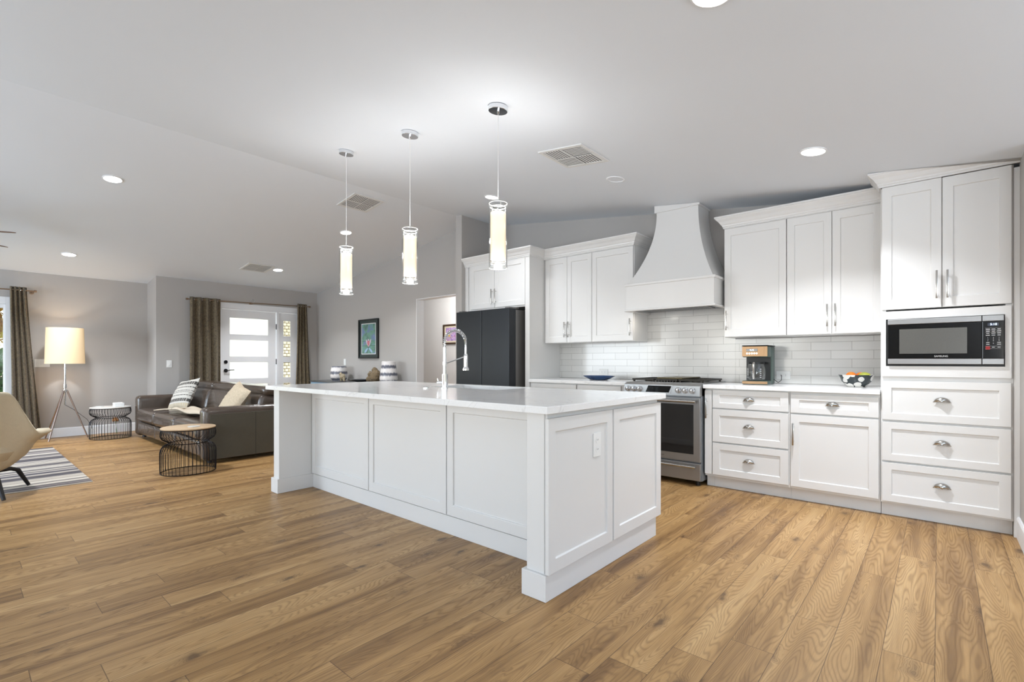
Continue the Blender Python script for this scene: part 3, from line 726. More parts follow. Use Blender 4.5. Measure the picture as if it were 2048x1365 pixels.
crown('white crown moulding on top of the refrigerator cabinet and stepping back to the left wall cabinets',
      [(-4.7145, YF), (-3.6195, YF), (-3.6195, YU), (-2.431, YU), (-2.431, YK - 0.002)], 2.367, drop=0.011)
crown('white crown moulding along the wall cabinets right of the hood', [(-1.5075, YK - 0.002), (-1.5075, YU), (-0.3215, YU)], 2.366, drop=0.006)
xs = [-0.3205 + i * 0.0355 for i in range(21)]
crown('white crown moulding on the tall pantry cabinet, scribed to the sloping ceiling',
      [(-0.3205, YU - 0.075), (-0.3205, YF)] + [(x, YF) for x in xs[1:]], 2.392, fz=lambda x, y, z: min(z, cz(x) - 0.002))

# range hood
t = thing('range_hood', 'white curved chimney range hood above the gas range', 'range hood', (-1.977, 4.8, 1.64))
HX0, HX1, HY = -2.417, -1.537, 4.55
b = MB(); b.box(HX0, HX1, HY, HY + 0.02, 1.652, 1.895); b.box(HX0, HX0 + 0.02, HY + 0.02, YK - 0.011, 1.652, 1.895); b.box(HX1 - 0.02, HX1, HY + 0.02, YK - 0.011, 1.652, 1.895)
b.obj('band', 'cabinet_white', t, bevel=0.001)
b = MB()
for z0, z1 in ((1.893, 1.918), (1.637, 1.656)):
    b.sweep([(HX0, YK - 0.011), (HX0, HY), (HX1, HY), (HX1, YK - 0.011)], [(-0.02, z0), (0.012, z0), (0.014, z0 + 0.004), (0.014, z1 - 0.004), (0.010, z1), (-0.02, z1)])
b.obj('band_trim', 'cabinet_white', t)
TX0, TX1, TY, TZ, BZ = -2.19, -1.765, 4.78, 2.652, 1.915
b = MB(); n = 24; rings = []
for i in range(n + 1):
    s_ = i / n; q = s_ ** 2.0; z = TZ + (BZ - TZ) * s_
    x0 = TX0 + (HX0 + 0.012 - TX0) * q; x1 = TX1 + (HX1 - 0.012 - TX1) * q; y = TY + (HY + 0.012 - TY) * q
    rings.append([b.bm.verts.new(p) for p in ((x0, YK - 0.0115, z), (x0, y, z), (x1, y, z), (x1, YK - 0.0115, z))])
for A, B in zip(rings, rings[1:]):
    for k in range(4): b.bm.faces.new([A[k], A[(k + 1) % 4], B[(k + 1) % 4], B[k]])
b.bm.faces.new(rings[0]); b.bm.faces.new(rings[-1][::-1])
b.obj('flared_shell', 'cabinet_white', t, smooth=True)
b = MB(); c0, c1, cy = TX0 - 0.018, TX1 + 0.018, TY - 0.018
b.poly([(c0, cy, TZ), (c1, cy, TZ), (c1, cy, cz(c1) - 0.002), (c0, cy, cz(c0) - 0.002)], (0, YK - 0.0115 - cy, 0))
b.obj('collar', 'cabinet_white', t, bevel=0.002)
MB().box(HX0 + 0.021, HX1 - 0.021, HY + 0.021, YK - 0.012, 1.662, 1.672).obj('liner', 'stainless_side', t)
b = MB()
for i in range(16): b.box(HX0 + 0.13 + i * 0.0395, HX0 + 0.13 + i * 0.0395 + 0.024, HY + 0.10, YK - 0.10, 1.655, 1.6615)
b.obj('filter', 'stainless', t)
for x in (-2.30, -1.65):
    MB().cyl((x, HY + 0.075, 1.6535), (x, HY + 0.075, 1.6615), 0.03, n=20).obj('lamp', 'hood_lamp', t)
area('hood_light', (-2.30, 4.66, 1.63), (0, 0, 0), 0.05, 0.05, 0.5, (1.0, 0.93, 0.84)); area('hood_light', (-1.65, 4.66, 1.63), (0, 0, 0), 0.05, 0.05, 0.5, (1.0, 0.93, 0.84))

# gas range
t = thing('range', 'stainless steel slide-in gas range with six round knobs under the hood', 'stove', (-1.97, 4.75, 0))
RX0, RX1 = -2.345, -1.602; RY = 4.40
b = MB(); b.box(RX0, RX1, RY + 0.03, YK - 0.03, 0.045, 0.895); b.obj('body', 'stainless_side', t, bevel=0.002)
for x in (RX0 + 0.05, RX1 - 0.05):
    for y in (RY + 0.07, YK - 0.1): MB().cyl((x, y, 0.0), (x, y, 0.045), 0.02, n=12).obj('foot', 'black_plastic', t)
b = MB(); b.poly([(RX0, RY - 0.028, 0.812), (RX0, RY - 0.020, 0.905), (RX0, RY + 0.035, 0.925), (RX0, RY + 0.10, 0.925), (RX0, RY + 0.10, 0.812)], (RX1 - RX0, 0, 0))
cp = b.obj('control_panel', 'stainless', t, bevel=0.002)
# sloping face normal
fx = lambda z: RY - 0.028 + (z - 0.812) * (0.008 / 0.093)
b = MB(); b.poly([(-2.165, fx(0.832) - 0.006, 0.828), (-2.085 + 0.0, fx(0.9) - 0.006, 0.905), (-1.832, fx(0.9) - 0.006, 0.905), (-1.875, fx(0.832) - 0.006, 0.828)][::1], (0, 0.012, 0))
MBd = MB()
MBd.poly([(-2.115, fx(0.84) - 0.006, 0.838), (-2.090, fx(0.9) - 0.006, 0.898), (-1.862, fx(0.9) - 0.006, 0.898), (-1.887, fx(0.84) - 0.006, 0.838)], (0, 0.01, 0))
b.bm.free(); b = MB(); b.poly([(-2.13, fx(0.83) - 0.003, 0.828), (-2.098, fx(0.9) - 0.003, 0.906), (-1.848, fx(0.9) - 0.003, 0.906), (-1.872, fx(0.83) - 0.003, 0.828)], (0, 0.012, 0))
b.obj('display_bezel', 'stainless', cp)
dsp = MBd.obj('display', 'black_gloss', cp)
for x in (-2.300, -2.240, -2.180, -1.797, -1.734, -1.668):
    z = 0.862; y = fx(z)
    k = MB().cyl((x, y - 0.0004, z), (x, y - 0.010, z), 0.027, n=24).cyl((x, y - 0.010, z), (x, y - 0.034, z), 0.0215, 0.019, n=24).box(x - 0.004, x + 0.004, y - 0.040, y - 0.030, z - 0.018, z + 0.018, 0.002)
    k.obj('knob', 'chrome', cp, smooth=True)
dr = MB().box(RX0 + 0.004, RX1 - 0.004, RY, RY + 0.029, 0.220, 0.800, 0.003).obj('door', 'stainless', t)
MB().box(RX0 + 0.075, RX1 - 0.065, RY - 0.0015, RY - 0.0002, 0.287, 0.735).obj('window', 'oven_glass', dr)
text_obj('lettering', 'SAMSUNG', 0.014, (-1.975, RY - 0.0008, 0.253), ROT_FRONT, 'legend_dark', dr, ext=0.0004)
b = MB(); b.cyl((RX0 + 0.03, RY - 0.052, 0.768), (RX1 - 0.03, RY - 0.052, 0.768), 0.0125, n=14)
for x in (RX0 + 0.07, RX1 - 0.07): b.box(x - 0.012, x + 0.012, RY - 0.048, RY - 0.0003, 0.758, 0.778)
b.obj('handle', 'brushed_nickel', dr, smooth=True)
dr = MB().box(RX0 + 0.004, RX1 - 0.004, RY, RY + 0.029, 0.050, 0.205, 0.003).obj('drawer', 'stainless', t)
b = MB(); b.cyl((RX0 + 0.03, RY - 0.045, 0.178), (RX1 - 0.03, RY - 0.045, 0.178), 0.0115, n=14)
for x in (RX0 + 0.07, RX1 - 0.07): b.box(x - 0.010, x + 0.010, RY - 0.042, RY - 0.0003, 0.169, 0.187)
b.obj('handle', 'brushed_nickel', dr, smooth=True)
ck = MB().box(RX0 - 0.003, RX1 + 0.008, RY + 0.101, YK - 0.03, 0.9215, 0.928, 0.002).obj('cooktop', 'stainless', t)
MB().box(RX0, RX1, RY + 0.101, YK - 0.035, 0.8955, 0.921).obj('cooktop_base', 'stainless_side', t)
for gx0, gx1 in ((-2.325, -2.100), (-1.850, -1.622)):
    b = MB(); y0, y1, zt = RY + 0.12, YK - 0.07, 0.958
    for x in (gx0, gx1): b.box(x - 0.007, x + 0.007, y0, y1, zt - 0.016, zt)
    for y in (y0, (y0 + y1) / 2, y1): b.box(gx0, gx1, y - 0.007, y + 0.007, zt - 0.016, zt)
    for k in range(9):
        y = y0 + (y1 - y0) * (k + 0.7) / 9.4
        b.box(gx0, gx0 + 0.085, y - 0.004, y + 0.004, zt - 0.014, zt); b.box(gx1 - 0.085, gx1, y - 0.004, y + 0.004, zt - 0.014, zt)
    for x in (gx0 + 0.01, gx1 - 0.01):
        for y in (y0 + 0.01, y1 - 0.01): b.box(x - 0.008, x + 0.008, y - 0.008, y + 0.008, 0.9285, zt - 0.01)
    b.obj('grate', 'cast_iron', ck)
    for y in (y0 + 0.13, y1 - 0.13): MB().cyl(((gx0 + gx1) / 2, y, 0.9285), ((gx0 + gx1) / 2, y, 0.944), 0.042, 0.036, n=20).obj('burner', 'cast_iron', ck, smooth=True)
b = MB(); b.box(-2.085, -1.865, RY + 0.12, YK - 0.07, 0.942, 0.958)
for k in range(8): b.box(-2.078 + k * 0.0275, -2.068 + k * 0.0275, RY + 0.118, RY + 0.135, 0.9285, 0.942)
b.box(-2.085, -1.865, YK - 0.10, YK - 0.07, 0.9285, 0.942); b.obj('griddle', 'cast_iron', ck)
MB().box(-2.083, -1.83, RY + 0.15, YK - 0.06, 0.959, 0.971, 0.003).obj('griddle_plate', 'griddle_iron', ck)

# refrigerator
t = thing('refrigerator', 'black stainless french-door refrigerator in the white surround', 'refrigerator', (-4.2, 4.6, 0))
FX0, FX1, FY = -4.645, -3.745, 4.24
MB().box(FX0, FX1, FY + 0.122, 5.03, 0.03, 1.735).obj('body', 'fridge_side', t, bevel=0.003)
xc = -4.193
for a, c in ((FX0, xc - 0.003), (xc + 0.003, FX1)):
    MB().box(a, c, FY, FY + 0.12, 0.72, 1.750).obj('door', 'black_stainless', t, bevel=0.006, seg=3)
d = MB().box(FX0, FX1, FY, FY + 0.12, 0.06, 0.71).obj('freezer_drawer', 'black_stainless', t, bevel=0.006, seg=3)
MB().box(FX0 + 0.03, FX1 - 0.03, FY - 0.001, FY + 0.02, 0.685, 0.7095).obj('handle', 'black_plastic', d)
for a in (FX0 + 0.02, FX1 - 0.09): MB().box(a, a + 0.07, FY + 0.03, FY + 0.2, 1.7505, 1.765).obj('hinge_cover', 'fridge_side', t)
for x in (FX0 + 0.08, FX1 - 0.08):
    for y in (FY + 0.2, 4.95): MB().cyl((x, y, 0), (x, y, 0.03), 0.02, n=10).obj('foot', 'black_plastic', t)

# ---------------------------------------------------------------- island
t = thing('kitchen_island', 'long white panelled kitchen island with end posts', 'kitchen island', (-2.85, 2.5, 0))
b = MB()
b.box(-4.33, -1.40, 2.142, 2.16, 0.12, 0.884); b.box(-4.33, -4.31, 2.16, 3.04, 0.12, 0.884); b.box(-1.42, -1.40, 2.16, 3.04, 0.12, 0.884)
b.box(-4.31, -1.42, 3.02, 3.04, 0.12, 0.884); b.box(-4.31, -1.42, 2.16, 3.02, 0.12, 0.14)
b.obj('body', 'cabinet_white', t)
b = MB(); b.box(-4.229, -1.528, 2.134, 3.0, 0.001, 0.119)
b.obj('plinth', 'cabinet_white', t)
MB().box(-1.506, -1.400, 1.835, 2.1415, 0.124, 0.884).obj('post', 'cabinet_white', t, bevel=0.002)
MB().box(-4.338, -4.236, 1.835, 2.1415, 0.124, 0.884).obj('post', 'cabinet_white', t, bevel=0.002)
MB().box(-1.527, -1.380, 1.820, 3.0, 0.001, 0.124).obj('post_plinth', 'cabinet_white', t, bevel=0.002)
MB().box(-4.358, -4.230, 1.820, 3.0, 0.001, 0.124).obj('post_plinth', 'cabinet_white', t, bevel=0.002)
MB().box(-1.3995, -1.387, 1.842, 3.03, 0.1245, 0.884).obj('end_board', 'cabinet_white', t)
for a, c in ((-4.229, -3.330), (-3.321, -2.424), (-2.415, -1.5065)): shaker('panel', a, c, 0.128, 0.868, 2.122, t, st=0.058, rail=0.070)
ME = frame_M((-1.365, 0, 0), (0, 1, 0), (1, 0, 0))
shaker('panel', 1.823, 2.415, 0.130, 0.860, 0, t, st=0.056, rail=0.064, M=ME, th=0.021)
shaker('panel', 2.430, 3.041, 0.130, 0.860, 0, t, st=0.066, rail=0.064, M=ME, th=0.021)
MBk = frame_M((0, 3.061, 0), (-1, 0, 0), (0, 1, 0))
for k in range(4): shaker('door', 1.43 + k * 0.722, 1.43 + k * 0.722 + 0.716, 0.13, 0.86, 0, t, M=MBk)
o = MB().box(-1.3735, -1.368, 2.222, 2.296, 0.622, 0.748, 0.002).obj('outlet', 'white_plastic', t)
b = MB()
for z in (0.660, 0.710): b.cyl((-1.3679, 2.259, z), (-1.3665, 2.259, z), 0.017, n=20)
r_ = b.obj('receptacle', 'white_plastic', o)
b = MB()
for z in (0.660, 0.710):
    for y in (2.253, 2.265): b.box(-1.3664, -1.3660, y - 0.001, y + 0.001, z - 0.002, z + 0.006)
b.obj('slots', 'legend_dark', r_)

def slab_hole(x0, x1, y0, y1, z0, z1, hx0, hx1, hy0, hy1):
    b = MB(); bm = b.bm; X = [x0, hx0, hx1, x1]; Y = [y0, hy0, hy1, y1]
    T = [[[bm.verts.new((x, y, z)) for z in (z0, z1)] for y in Y] for x in X]
    for i in range(3):
        for j in range(3):
            if i == 1 and j == 1: continue
            for k in (0, 1): bm.faces.new([T[i][j][k], T[i + 1][j][k], T[i + 1][j + 1][k], T[i][j + 1][k]])
    def side(p, q): bm.faces.new([T[p[0]][p[1]][0], T[q[0]][q[1]][0], T[q[0]][q[1]][1], T[p[0]][p[1]][1]])
    for i in range(3): side((i, 0), (i + 1, 0)); side((i, 3), (i + 1, 3)); side((0, i), (0, i + 1)); side((3, i), (3, i + 1))
    side((1, 1), (2, 1)); side((2, 1), (2, 2)); side((2, 2), (1, 2)); side((1, 2), (1, 1))
    return b
SX0, SX1, SY0, SY1 = -3.18, -2.42, 2.60, 3.0
o = slab_hole(-4.39, -1.345, 1.785, 3.075, 0.885, 0.92, SX0, SX1, SY0, SY1).obj('island_countertop', 'quartz', off=(0, 0, 0), bevel=0.003)
tag(o, 'long white quartz countertop on the kitchen island', 'countertop')
t = thing('sink', 'undermount stainless sink set into the island countertop', 'sink', (-2.8, 2.8, 0.68))
b = MB(); bm = b.bm
rings = []
for dx, z in ((-0.012, 0.8845), (-0.012, 0.88), (0.004, 0.8795), (0.01, 0.70), (0.03, 0.685)):
    rings.append([bm.verts.new(p) for p in ((SX0 + dx, SY0 + dx, z), (SX1 - dx, SY0 + dx, z), (SX1 - dx, SY1 - dx * (0.2 if dx < 0 else 1), z), (SX0 + dx, SY1 - dx * (0.2 if dx < 0 else 1), z))])
for A, B in zip(rings, rings[1:]):
    for k in range(4): bm.faces.new([A[k], A[(k + 1) % 4], B[(k + 1) % 4], B[k]])
bm.faces.new(rings[-1]); b.obj('basin', 'stainless_side', t)
MB().cyl((-2.8, 2.8, 0.6855), (-2.8, 2.8, 0.689), 0.045, n=24).obj('drain', 'chrome', t)

# faucet
FXc, FYc = -2.87, 2.50
t = thing('faucet', 'tall chrome spring pull-down faucet on the island', 'faucet', (FXc, FYc, 0.92))
b = MB(); b.cyl((FXc, FYc, 0.9205), (FXc, FYc, 0.926), 0.031, n=24).cyl((FXc, FYc, 0.926), (FXc, FYc, 1.03), 0.024, 0.0235, n=24).cyl((FXc, FYc, 1.03), (FXc, FYc, 1.235), 0.0125, n=18).cyl((FXc, FYc, 1.10), (FXc, FYc, 1.125), 0.017, n=18)
b.obj('column', 'chrome', t, smooth=True)
dirv = Vector((0.06, 1.0, 0)).normalized()
def arc(a):  # a 0..pi
    rr = 0.105; return Vector((FXc, FYc, 1.275)) + dirv * (rr - rr * math.cos(a)) + Vector((0, 0, 0.095 * math.sin(a)))
path = [Vector((FXc, FYc, 1.235)), Vector((FXc, FYc, 1.255))] + [arc(a * math.pi / 20) for a in range(0, 19)]
MB().tube(path, 0.0065, 10).obj('hose', 'brushed_nickel', t, smooth=True)
# coil spring round the hose
pts = []; turns = 22; tot = len(path) - 1
for i in range(turns * 12 + 1):
    f = i / (turns * 12) * tot; k = min(int(f), tot - 1); p = path[k].lerp(path[k + 1], f - k); d = (path[k + 1] - path[k]).normalized()
    s1 = Vector((1, 0, 0)); s2 = d.cross(s1).normalized(); a = i / 12 * 2 * math.pi
    pts.append(p + (s1 * math.cos(a) + s2 * math.sin(a)) * 0.0125)
MB().tube(pts, 0.0022, 6).obj('spring', 'chrome', t, smooth=True)
e = path[-1]; h0 = Vector((e.x + dirv.x * 0.006, e.y + dirv.y * 0.006, 0))
b = MB(); b.tube([e, (h0.x, h0.y, 1.255), (h0.x, h0.y, 1.185)], [0.010, 0.008, 0.009], 10)
b.obj('hose_end', 'chrome', t, smooth=True)
b = MB(); b.cyl((h0.x, h0.y, 1.19), (h0.x, h0.y, 1.17), 0.012, 0.017, n=18).cyl((h0.x, h0.y, 1.17), (h0.x, h0.y, 1.085), 0.017, n=18).cyl((h0.x, h0.y, 1.085), (h0.x, h0.y, 1.068), 0.017, 0.026, n=18).cyl((h0.x, h0.y, 1.068), (h0.x, h0.y, 1.055), 0.026, n=18)
b.obj('spray_head', 'chrome', t, smooth=True)
MB().tube([(FXc, FYc + 0.012, 1.112), (h0.x, h0.y - 0.015, 1.165)], 0.0045, 8).obj('support_arm', 'chrome', t, smooth=True)
b = MB(); q = Vector((-0.92, -0.4, 0)).normalized()
p0 = Vector((FXc, FYc, 0.965)); b.cyl(p0 + q * 0.02, p0 + q * 0.062, 0.011, n=14); b.tube([p0 + q * 0.055, p0 + q * 0.062 + Vector((0, 0, 0.03))], 0.004, 8)
b.obj('lever', 'chrome', t, smooth=True)
o = MB().lathe([(0, 0.0), (0.021, 0.0), (0.021, 0.006), (0.017, 0.010), (0.008, 0.011), (0, 0.011)], (-3.00, 2.42, 0.9205), 24).obj('air_switch', 'chrome', off=(-3.0, 2.42, 0.9205), smooth=True)
o.location = (-3.0, 2.42, 0.9205); tag(o, 'small round chrome sink button on the island left of the faucet', 'button')

# ---------------------------------------------------------------- pendants
def make_pendant(label, x, y):
    t = thing('pendant_lamp', label, 'pendant light', (0, 0, 0), 'glass pendants over the island')
    zc = cz(x) - 0.0; sl = math.atan(0.126)
    b = MB(); r = bmesh.ops.create_cone(b.bm, cap_ends=True, segments=32, radius1=0.060, radius2=0.062, depth=0.028)
    bmesh.ops.transform(b.bm, matrix=Matrix.Translation((0, 0, zc - 0.0165)) @ Matrix.Rotation(sl, 4, 'Y'), verts=b.bm.verts)
    c = b.obj('canopy', 'chrome', t, smooth=True, bevel=0.002)
    MB().cyl((0, 0, zc - 0.05), (0, 0, zc - 0.031), 0.007, n=12).obj('canopy_stem', 'chrome', c, smooth=True)
    MB().cyl((0, 0, 2.075), (0, 0, zc - 0.032), 0.0022, n=8).obj('cord', 'white_plastic', t)
    MB().cyl((0, 0, 2.05), (0, 0, 2.13), 0.005, n=10).cyl((0, 0, 2.052), (0, 0, 2.062), 0.022, n=16).obj('socket', 'chrome', t, smooth=True)
    b = MB(); b.lathe([(0.0575, 2.108), (0.0575, 1.708), (0.0545, 1.708), (0.0545, 2.108), (0.0575, 2.108)], n=40)
    b.obj('outer_glass', 'clear_glass', t, smooth=True)
    b = MB(); b.lathe([(0.0475, 2.05), (0.0475, 1.760), (0.0450, 1.760), (0.0450, 2.05), (0.0475, 2.05)], n=40)
    b.obj('inner_shade', 'pendant_shade', t, smooth=True)
    b = MB()
    for zz in (2.108, 1.708, 2.085, 1.735):
        rr = 0.056 if zz in (2.108, 1.708) else 0.0475
        b.tube([(rr * math.cos(a * math.pi / 16), rr * math.sin(a * math.pi / 16), zz) for a in range(32)], 0.0013, 5, closed=True)
    for k in range(3):
        a = k * 2 * math.pi / 3 + 0.4; b.tube([(0.0475 * math.cos(a), 0.0475 * math.sin(a), 2.05), (0.0475 * math.cos(a), 0.0475 * math.sin(a), 2.085), (0.0, 0.0, 2.09)], 0.0012, 5)
        b.tube([(0.0475 * math.cos(a), 0.0475 * math.sin(a), 1.735), (0.0475 * math.cos(a), 0.0475 * math.sin(a), 1.76)], 0.0012, 5)
    b.obj('edge_glints_and_wires', 'white_plastic', t)  # white rings colour in the lit glass edges; thin wires hold the shade
    t.location = (x, y, 0)
    return t
make_pendant('nearest glass cylinder pendant, over the near half of the island and overlapping the refrigerator cabinet', -2.060, 2.23)
make_pendant('middle glass cylinder pendant of the three above the island', -2.947, 2.23)
make_pendant('farthest glass cylinder pendant, above the front door end of the island', -3.835, 2.23)
for x in (-2.06, -2.947, -3.835): point('pendant_light', (x, 2.23, 2.075), 8.5, (1.0, 0.98, 0.955), 0.03); point('pendant_light', (x, 2.23, 1.955), 0.22, (1.0, 0.93, 0.84), 0.02); point('pendant_light', (x, 2.23, 1.735), 2.2, (1.0, 0.97, 0.94), 0.03)

# ---------------------------------------------------------------- ceiling fittings
def on_ceiling(t, x, y):
    t.location = (x, y, cz(x) - 0.0008); t.rotation_euler = (0, math.atan(0.126) if x > XR else -math.atan(0.1295), 0)
def can(label, x, y, lit=True, power=17.0):
    t = thing('recessed_light' if lit else 'ceiling_speaker', label, 'ceiling light' if lit else 'ceiling speaker', (0, 0, 0), 'recessed ceiling lights' if lit else None)
    MB().lathe([(0.068, 0), (0.080, 0), (0.079, -0.005), (0.070, -0.008), (0.068, 0)], n=40).obj('trim_ring', 'trim_white', t, smooth=True)
    MB().lathe([(0, -0.003), (0.0685, -0.003), (0.0685, -0.0005), (0, -0.0005)], n=40).obj('lens' if lit else 'grille', 'lamp_disc' if lit else 'ceiling_paint', t)
    on_ceiling(t, x, y)
    if lit:
        l = area('can_light', (x, y, cz(x) - 0.02), (0, 0, 0), 0.15, 0.15, power, (0.92, 0.95, 1.0), 112); l.data.shape = 'DISK'
    return t
can('recessed ceiling light at the top edge of the photo, above the island front', -0.652, 1.905, True, 1.5)
can('recessed ceiling light in front of the tall pantry and wall cabinets', -0.63, 3.775, True, 20.0)
can('large recessed ceiling light on the left slope, above the rug side of the living area', -6.045, 1.03)
can('recessed ceiling light above the floor lamp, far left', -8.73, 1.03)
can('recessed ceiling light seen beside the farthest pendant cord', -6.114, 3.551)
can('recessed ceiling light just above the nearest glass pendant', -3.65, 3.85, True, 6.0)
can('recessed ceiling light above the front door wall, by the far vent', -8.165, 3.521)
can('unlit white round ceiling speaker between the vent and the range hood', -2.122, 3.804, lit=False)
def vent(label, x, y):
    t = thing('ceiling_vent', label, 'vent', (0, 0, 0), 'square ceiling vents')
    b = MB(); W_, H_ = 0.185, 0.185
    for a in (-1, 1): b.box(a * W_ - 0.014, a * W_ + 0.014, -H_ - 0.014, H_ + 0.014, -0.008, 0); b.box(-W_ + 0.014, W_ - 0.014, a * H_ - 0.014, a * H_ + 0.014, -0.008, 0)
    b.obj('frame', 'vent_metal', t)
    MB().box(-W_, W_, -H_, H_, -0.0015, -0.0002).obj('backing', 'vent_dark', t)
    b = MB()
    for qx, qy, along in ((-1, -1, 0), (1, -1, 1), (-1, 1, 1), (1, 1, 0)):
        for k in range(7):
            s_ = 0.020 + k * 0.0235
            if along: b.box(qx * 0.006 if qx > 0 else -W_ + 0.015, W_ - 0.015 if qx > 0 else -0.006, qy * s_ - 0.0065, qy * s_ + 0.0065, -0.0045, -0.0035)
            else: b.box(qx * s_ - 0.0065, qx * s_ + 0.0065, 0.006 if qy > 0 else -H_ + 0.015, H_ - 0.015 if qy > 0 else -0.006, -0.0045, -0.0035)
    b.box(-0.005, 0.005, -H_, H_, -0.008, -0.006); b.box(-W_, W_, -0.005, 0.005, -0.008, -0.006)
    b.obj('louvres', 'vent_metal', t)
    on_ceiling(t, x, y)
vent('white square ceiling vent right of the nearest pendant canopy', -2.13, 3.17)
vent('white square ceiling vent between the farthest and middle pendants', -5.18, 3.20)
vent('small-looking white ceiling vent near the front door wall', -8.20, 3.21)

# ---------------------------------------------------------------- counter objects
def plate_outlet(label, x, y, z, horiz=True, name='wall_outlet', normal='y', cat='outlet', kind='outlet', gang=1):
    t = thing(name, label, cat, (x, y, z))
    w, h = ((0.116, 0.072) if horiz else (0.072 + 0.046 * (gang - 1), 0.116))
    M = Matrix.Translation((x, y, z)) if normal == 'y' else Matrix.Translation((x, y, z)) @ Matrix.Rotation(R(90), 4, 'Z')
    def bx(x0, x1, y0, y1, z0, z1, nm, mt, par, bev=0):
        b = MB(); b.box(x0, x1, y0, y1, z0, z1, bev, 2, M); return b.obj(nm, mt, par)
    p = bx(-w / 2, w / 2, -0.006, 0, -h / 2, h / 2, 'plate', 'white_plastic', t, 0.002)
    if kind == 'outlet':
        for s_ in (-1, 1):
            cx, czz = (s_ * 0.02, 0) if horiz else (0, s_ * 0.02)
            q = bx(cx - 0.015, cx + 0.015, -0.0075, -0.0061, czz - 0.014, czz + 0.014, 'socket', 'white_plastic', p)
            b = MB()
            for k in (-0.005, 0.005):
                if horiz: b.box(cx - 0.004, cx + 0.004, -0.0080, -0.0076, czz + k - 0.001, czz + k + 0.001, 0, 2, M)
                else: b.box(cx + k - 0.001, cx + k + 0.001, -0.0080, -0.0076, czz - 0.004, czz + 0.004, 0, 2, M)
            b.obj('slots', 'legend_dark', q)
    else:
        for g in range(gang):
            cx = (g - (gang - 1) / 2) * 0.046
            bx(cx - 0.016, cx + 0.016, -0.0095, -0.0061, -0.032, 0.032, 'rocker', 'white_plastic', p, 0.001)
    return t
plate_outlet('white outlet on the tiled backsplash behind the blue scalloped dish', -2.985, YK - 0.0095, 1.0)
plate_outlet('white outlet on the tiled backsplash right of the coffee maker', -1.085, YK - 0.0095, 1.0)

# coffee maker
CX, CY = -1.235, 4.83
t = thing('coffee_maker', 'copper-fronted drip coffee maker with glass carafe on the right counter', 'coffee maker', (CX, CY, 0.92))
x0, x1, y0, y1 = CX - 0.105, CX + 0.105, CY - 0.13, CY + 0.13
b = MB(); b.box(x0, x1, y0 + 0.125, y1, 0.9205, 1.262, 0.012, 3); b.box(x0, x1, y0 + 0.004, y0 + 0.13, 1.165, 1.262, 0.010, 3); b.box(x0, x1, y0 + 0.004, y0 + 0.13, 0.9205, 0.955, 0.008, 3)
b.obj('housing', 'coffee_green', t, smooth=True)
MB().box(x0 - 0.002, x1 + 0.002, y0, y1 + 0.002, 1.2625, 1.2715, 0.004, 2).obj('lid', 'black_plastic', t)
b = MB(); b.box(x0 + 0.001, x1 - 0.028, y0 - 0.001, y0 + 0.0035, 1.172, 1.260); b.box(x1 - 0.0275, x1 - 0.001, y0 - 0.001, y0 + 0.0035, 1.172, 1.260); f = b.obj('fascia', 'coffee_copper', t)
MB().box(x0 + 0.001, x1 - 0.001, y0 - 0.001, y0 + 0.0035, 0.927, 0.950).obj('base_band', 'coffee_copper', t)
d = MB().box(x0 + 0.035, x0 + 0.130, y0 - 0.004, y0 - 0.0012, 1.216, 1.240, 0.001).obj('display', 'black_gloss', f)
text_obj('lettering', '9:15', 0.020, (x0 + 0.083, y0 - 0.0046, 1.228), ROT_FRONT, 'clock_glow', d)
b = MB()
for k in range(5): b.cyl((x0 + 0.043 + k * 0.020, y0 - 0.0012, 1.198), (x0 + 0.043 + k * 0.020, y0 - 0.004, 1.198), 0.0065, n=14)
b.obj('buttons', 'chrome', f, smooth=True)
MB().box(x0 + 0.004, x1 - 0.004, y0 + 0.120, y0 + 0.1245, 0.956, 1.164).obj('recess', 'black_plastic', t)
b = MB(); b.lathe([(0.0, 0.0), (0.072, 0.0), (0.078, 0.02), (0.078, 0.10), (0.066, 0.145), (0.063, 0.145), (0.075, 0.099), (0.075, 0.022), (0.069, 0.003), (0, 0.003)], (CX, y0 + 0.052, 0.958), 32)
g = b.obj('carafe', 'clear_glass', t, smooth=True)
MB().lathe([(0, 0.018), (0.0655, 0.018), (0.0668, 0.0), (0, 0.0)], (CX, y0 + 0.052, 1.104), 32).obj('carafe_lid', 'black_plastic', g, smooth=True)
MB().tube([(CX + 0.0, y0 - 0.020, 1.115), (CX, y0 - 0.038, 1.10), (CX, y0 - 0.040, 0.995), (CX, y0 - 0.026, 0.975)], 0.010, 8).obj('carafe_handle', 'brushed_nickel', g, smooth=True)
b = MB()
for s_ in (-1, 1):
    for k in range(5): b.box(CX + s_ * 0.052 - 0.006, CX + s_ * 0.052 + 0.006, y0 - 0.012, y0 - 0.0105, 0.985 + k * 0.018, 0.989 + k * 0.018)
b.obj('carafe_marks', 'legend_white', g)
MB().tube([(x1 + 0.001, y1 - 0.05, 0.965), (x1 + 0.03, y1 - 0.02, 0.935), (x1 + 0.045, y1 + 0.03, 0.955), (x1 + 0.035, y1 + 0.085, 0.995), (x1 + 0.030, YK - 0.03, 1.0)], 0.003, 6).obj('power_cord', 'black_plastic', t, smooth=True)

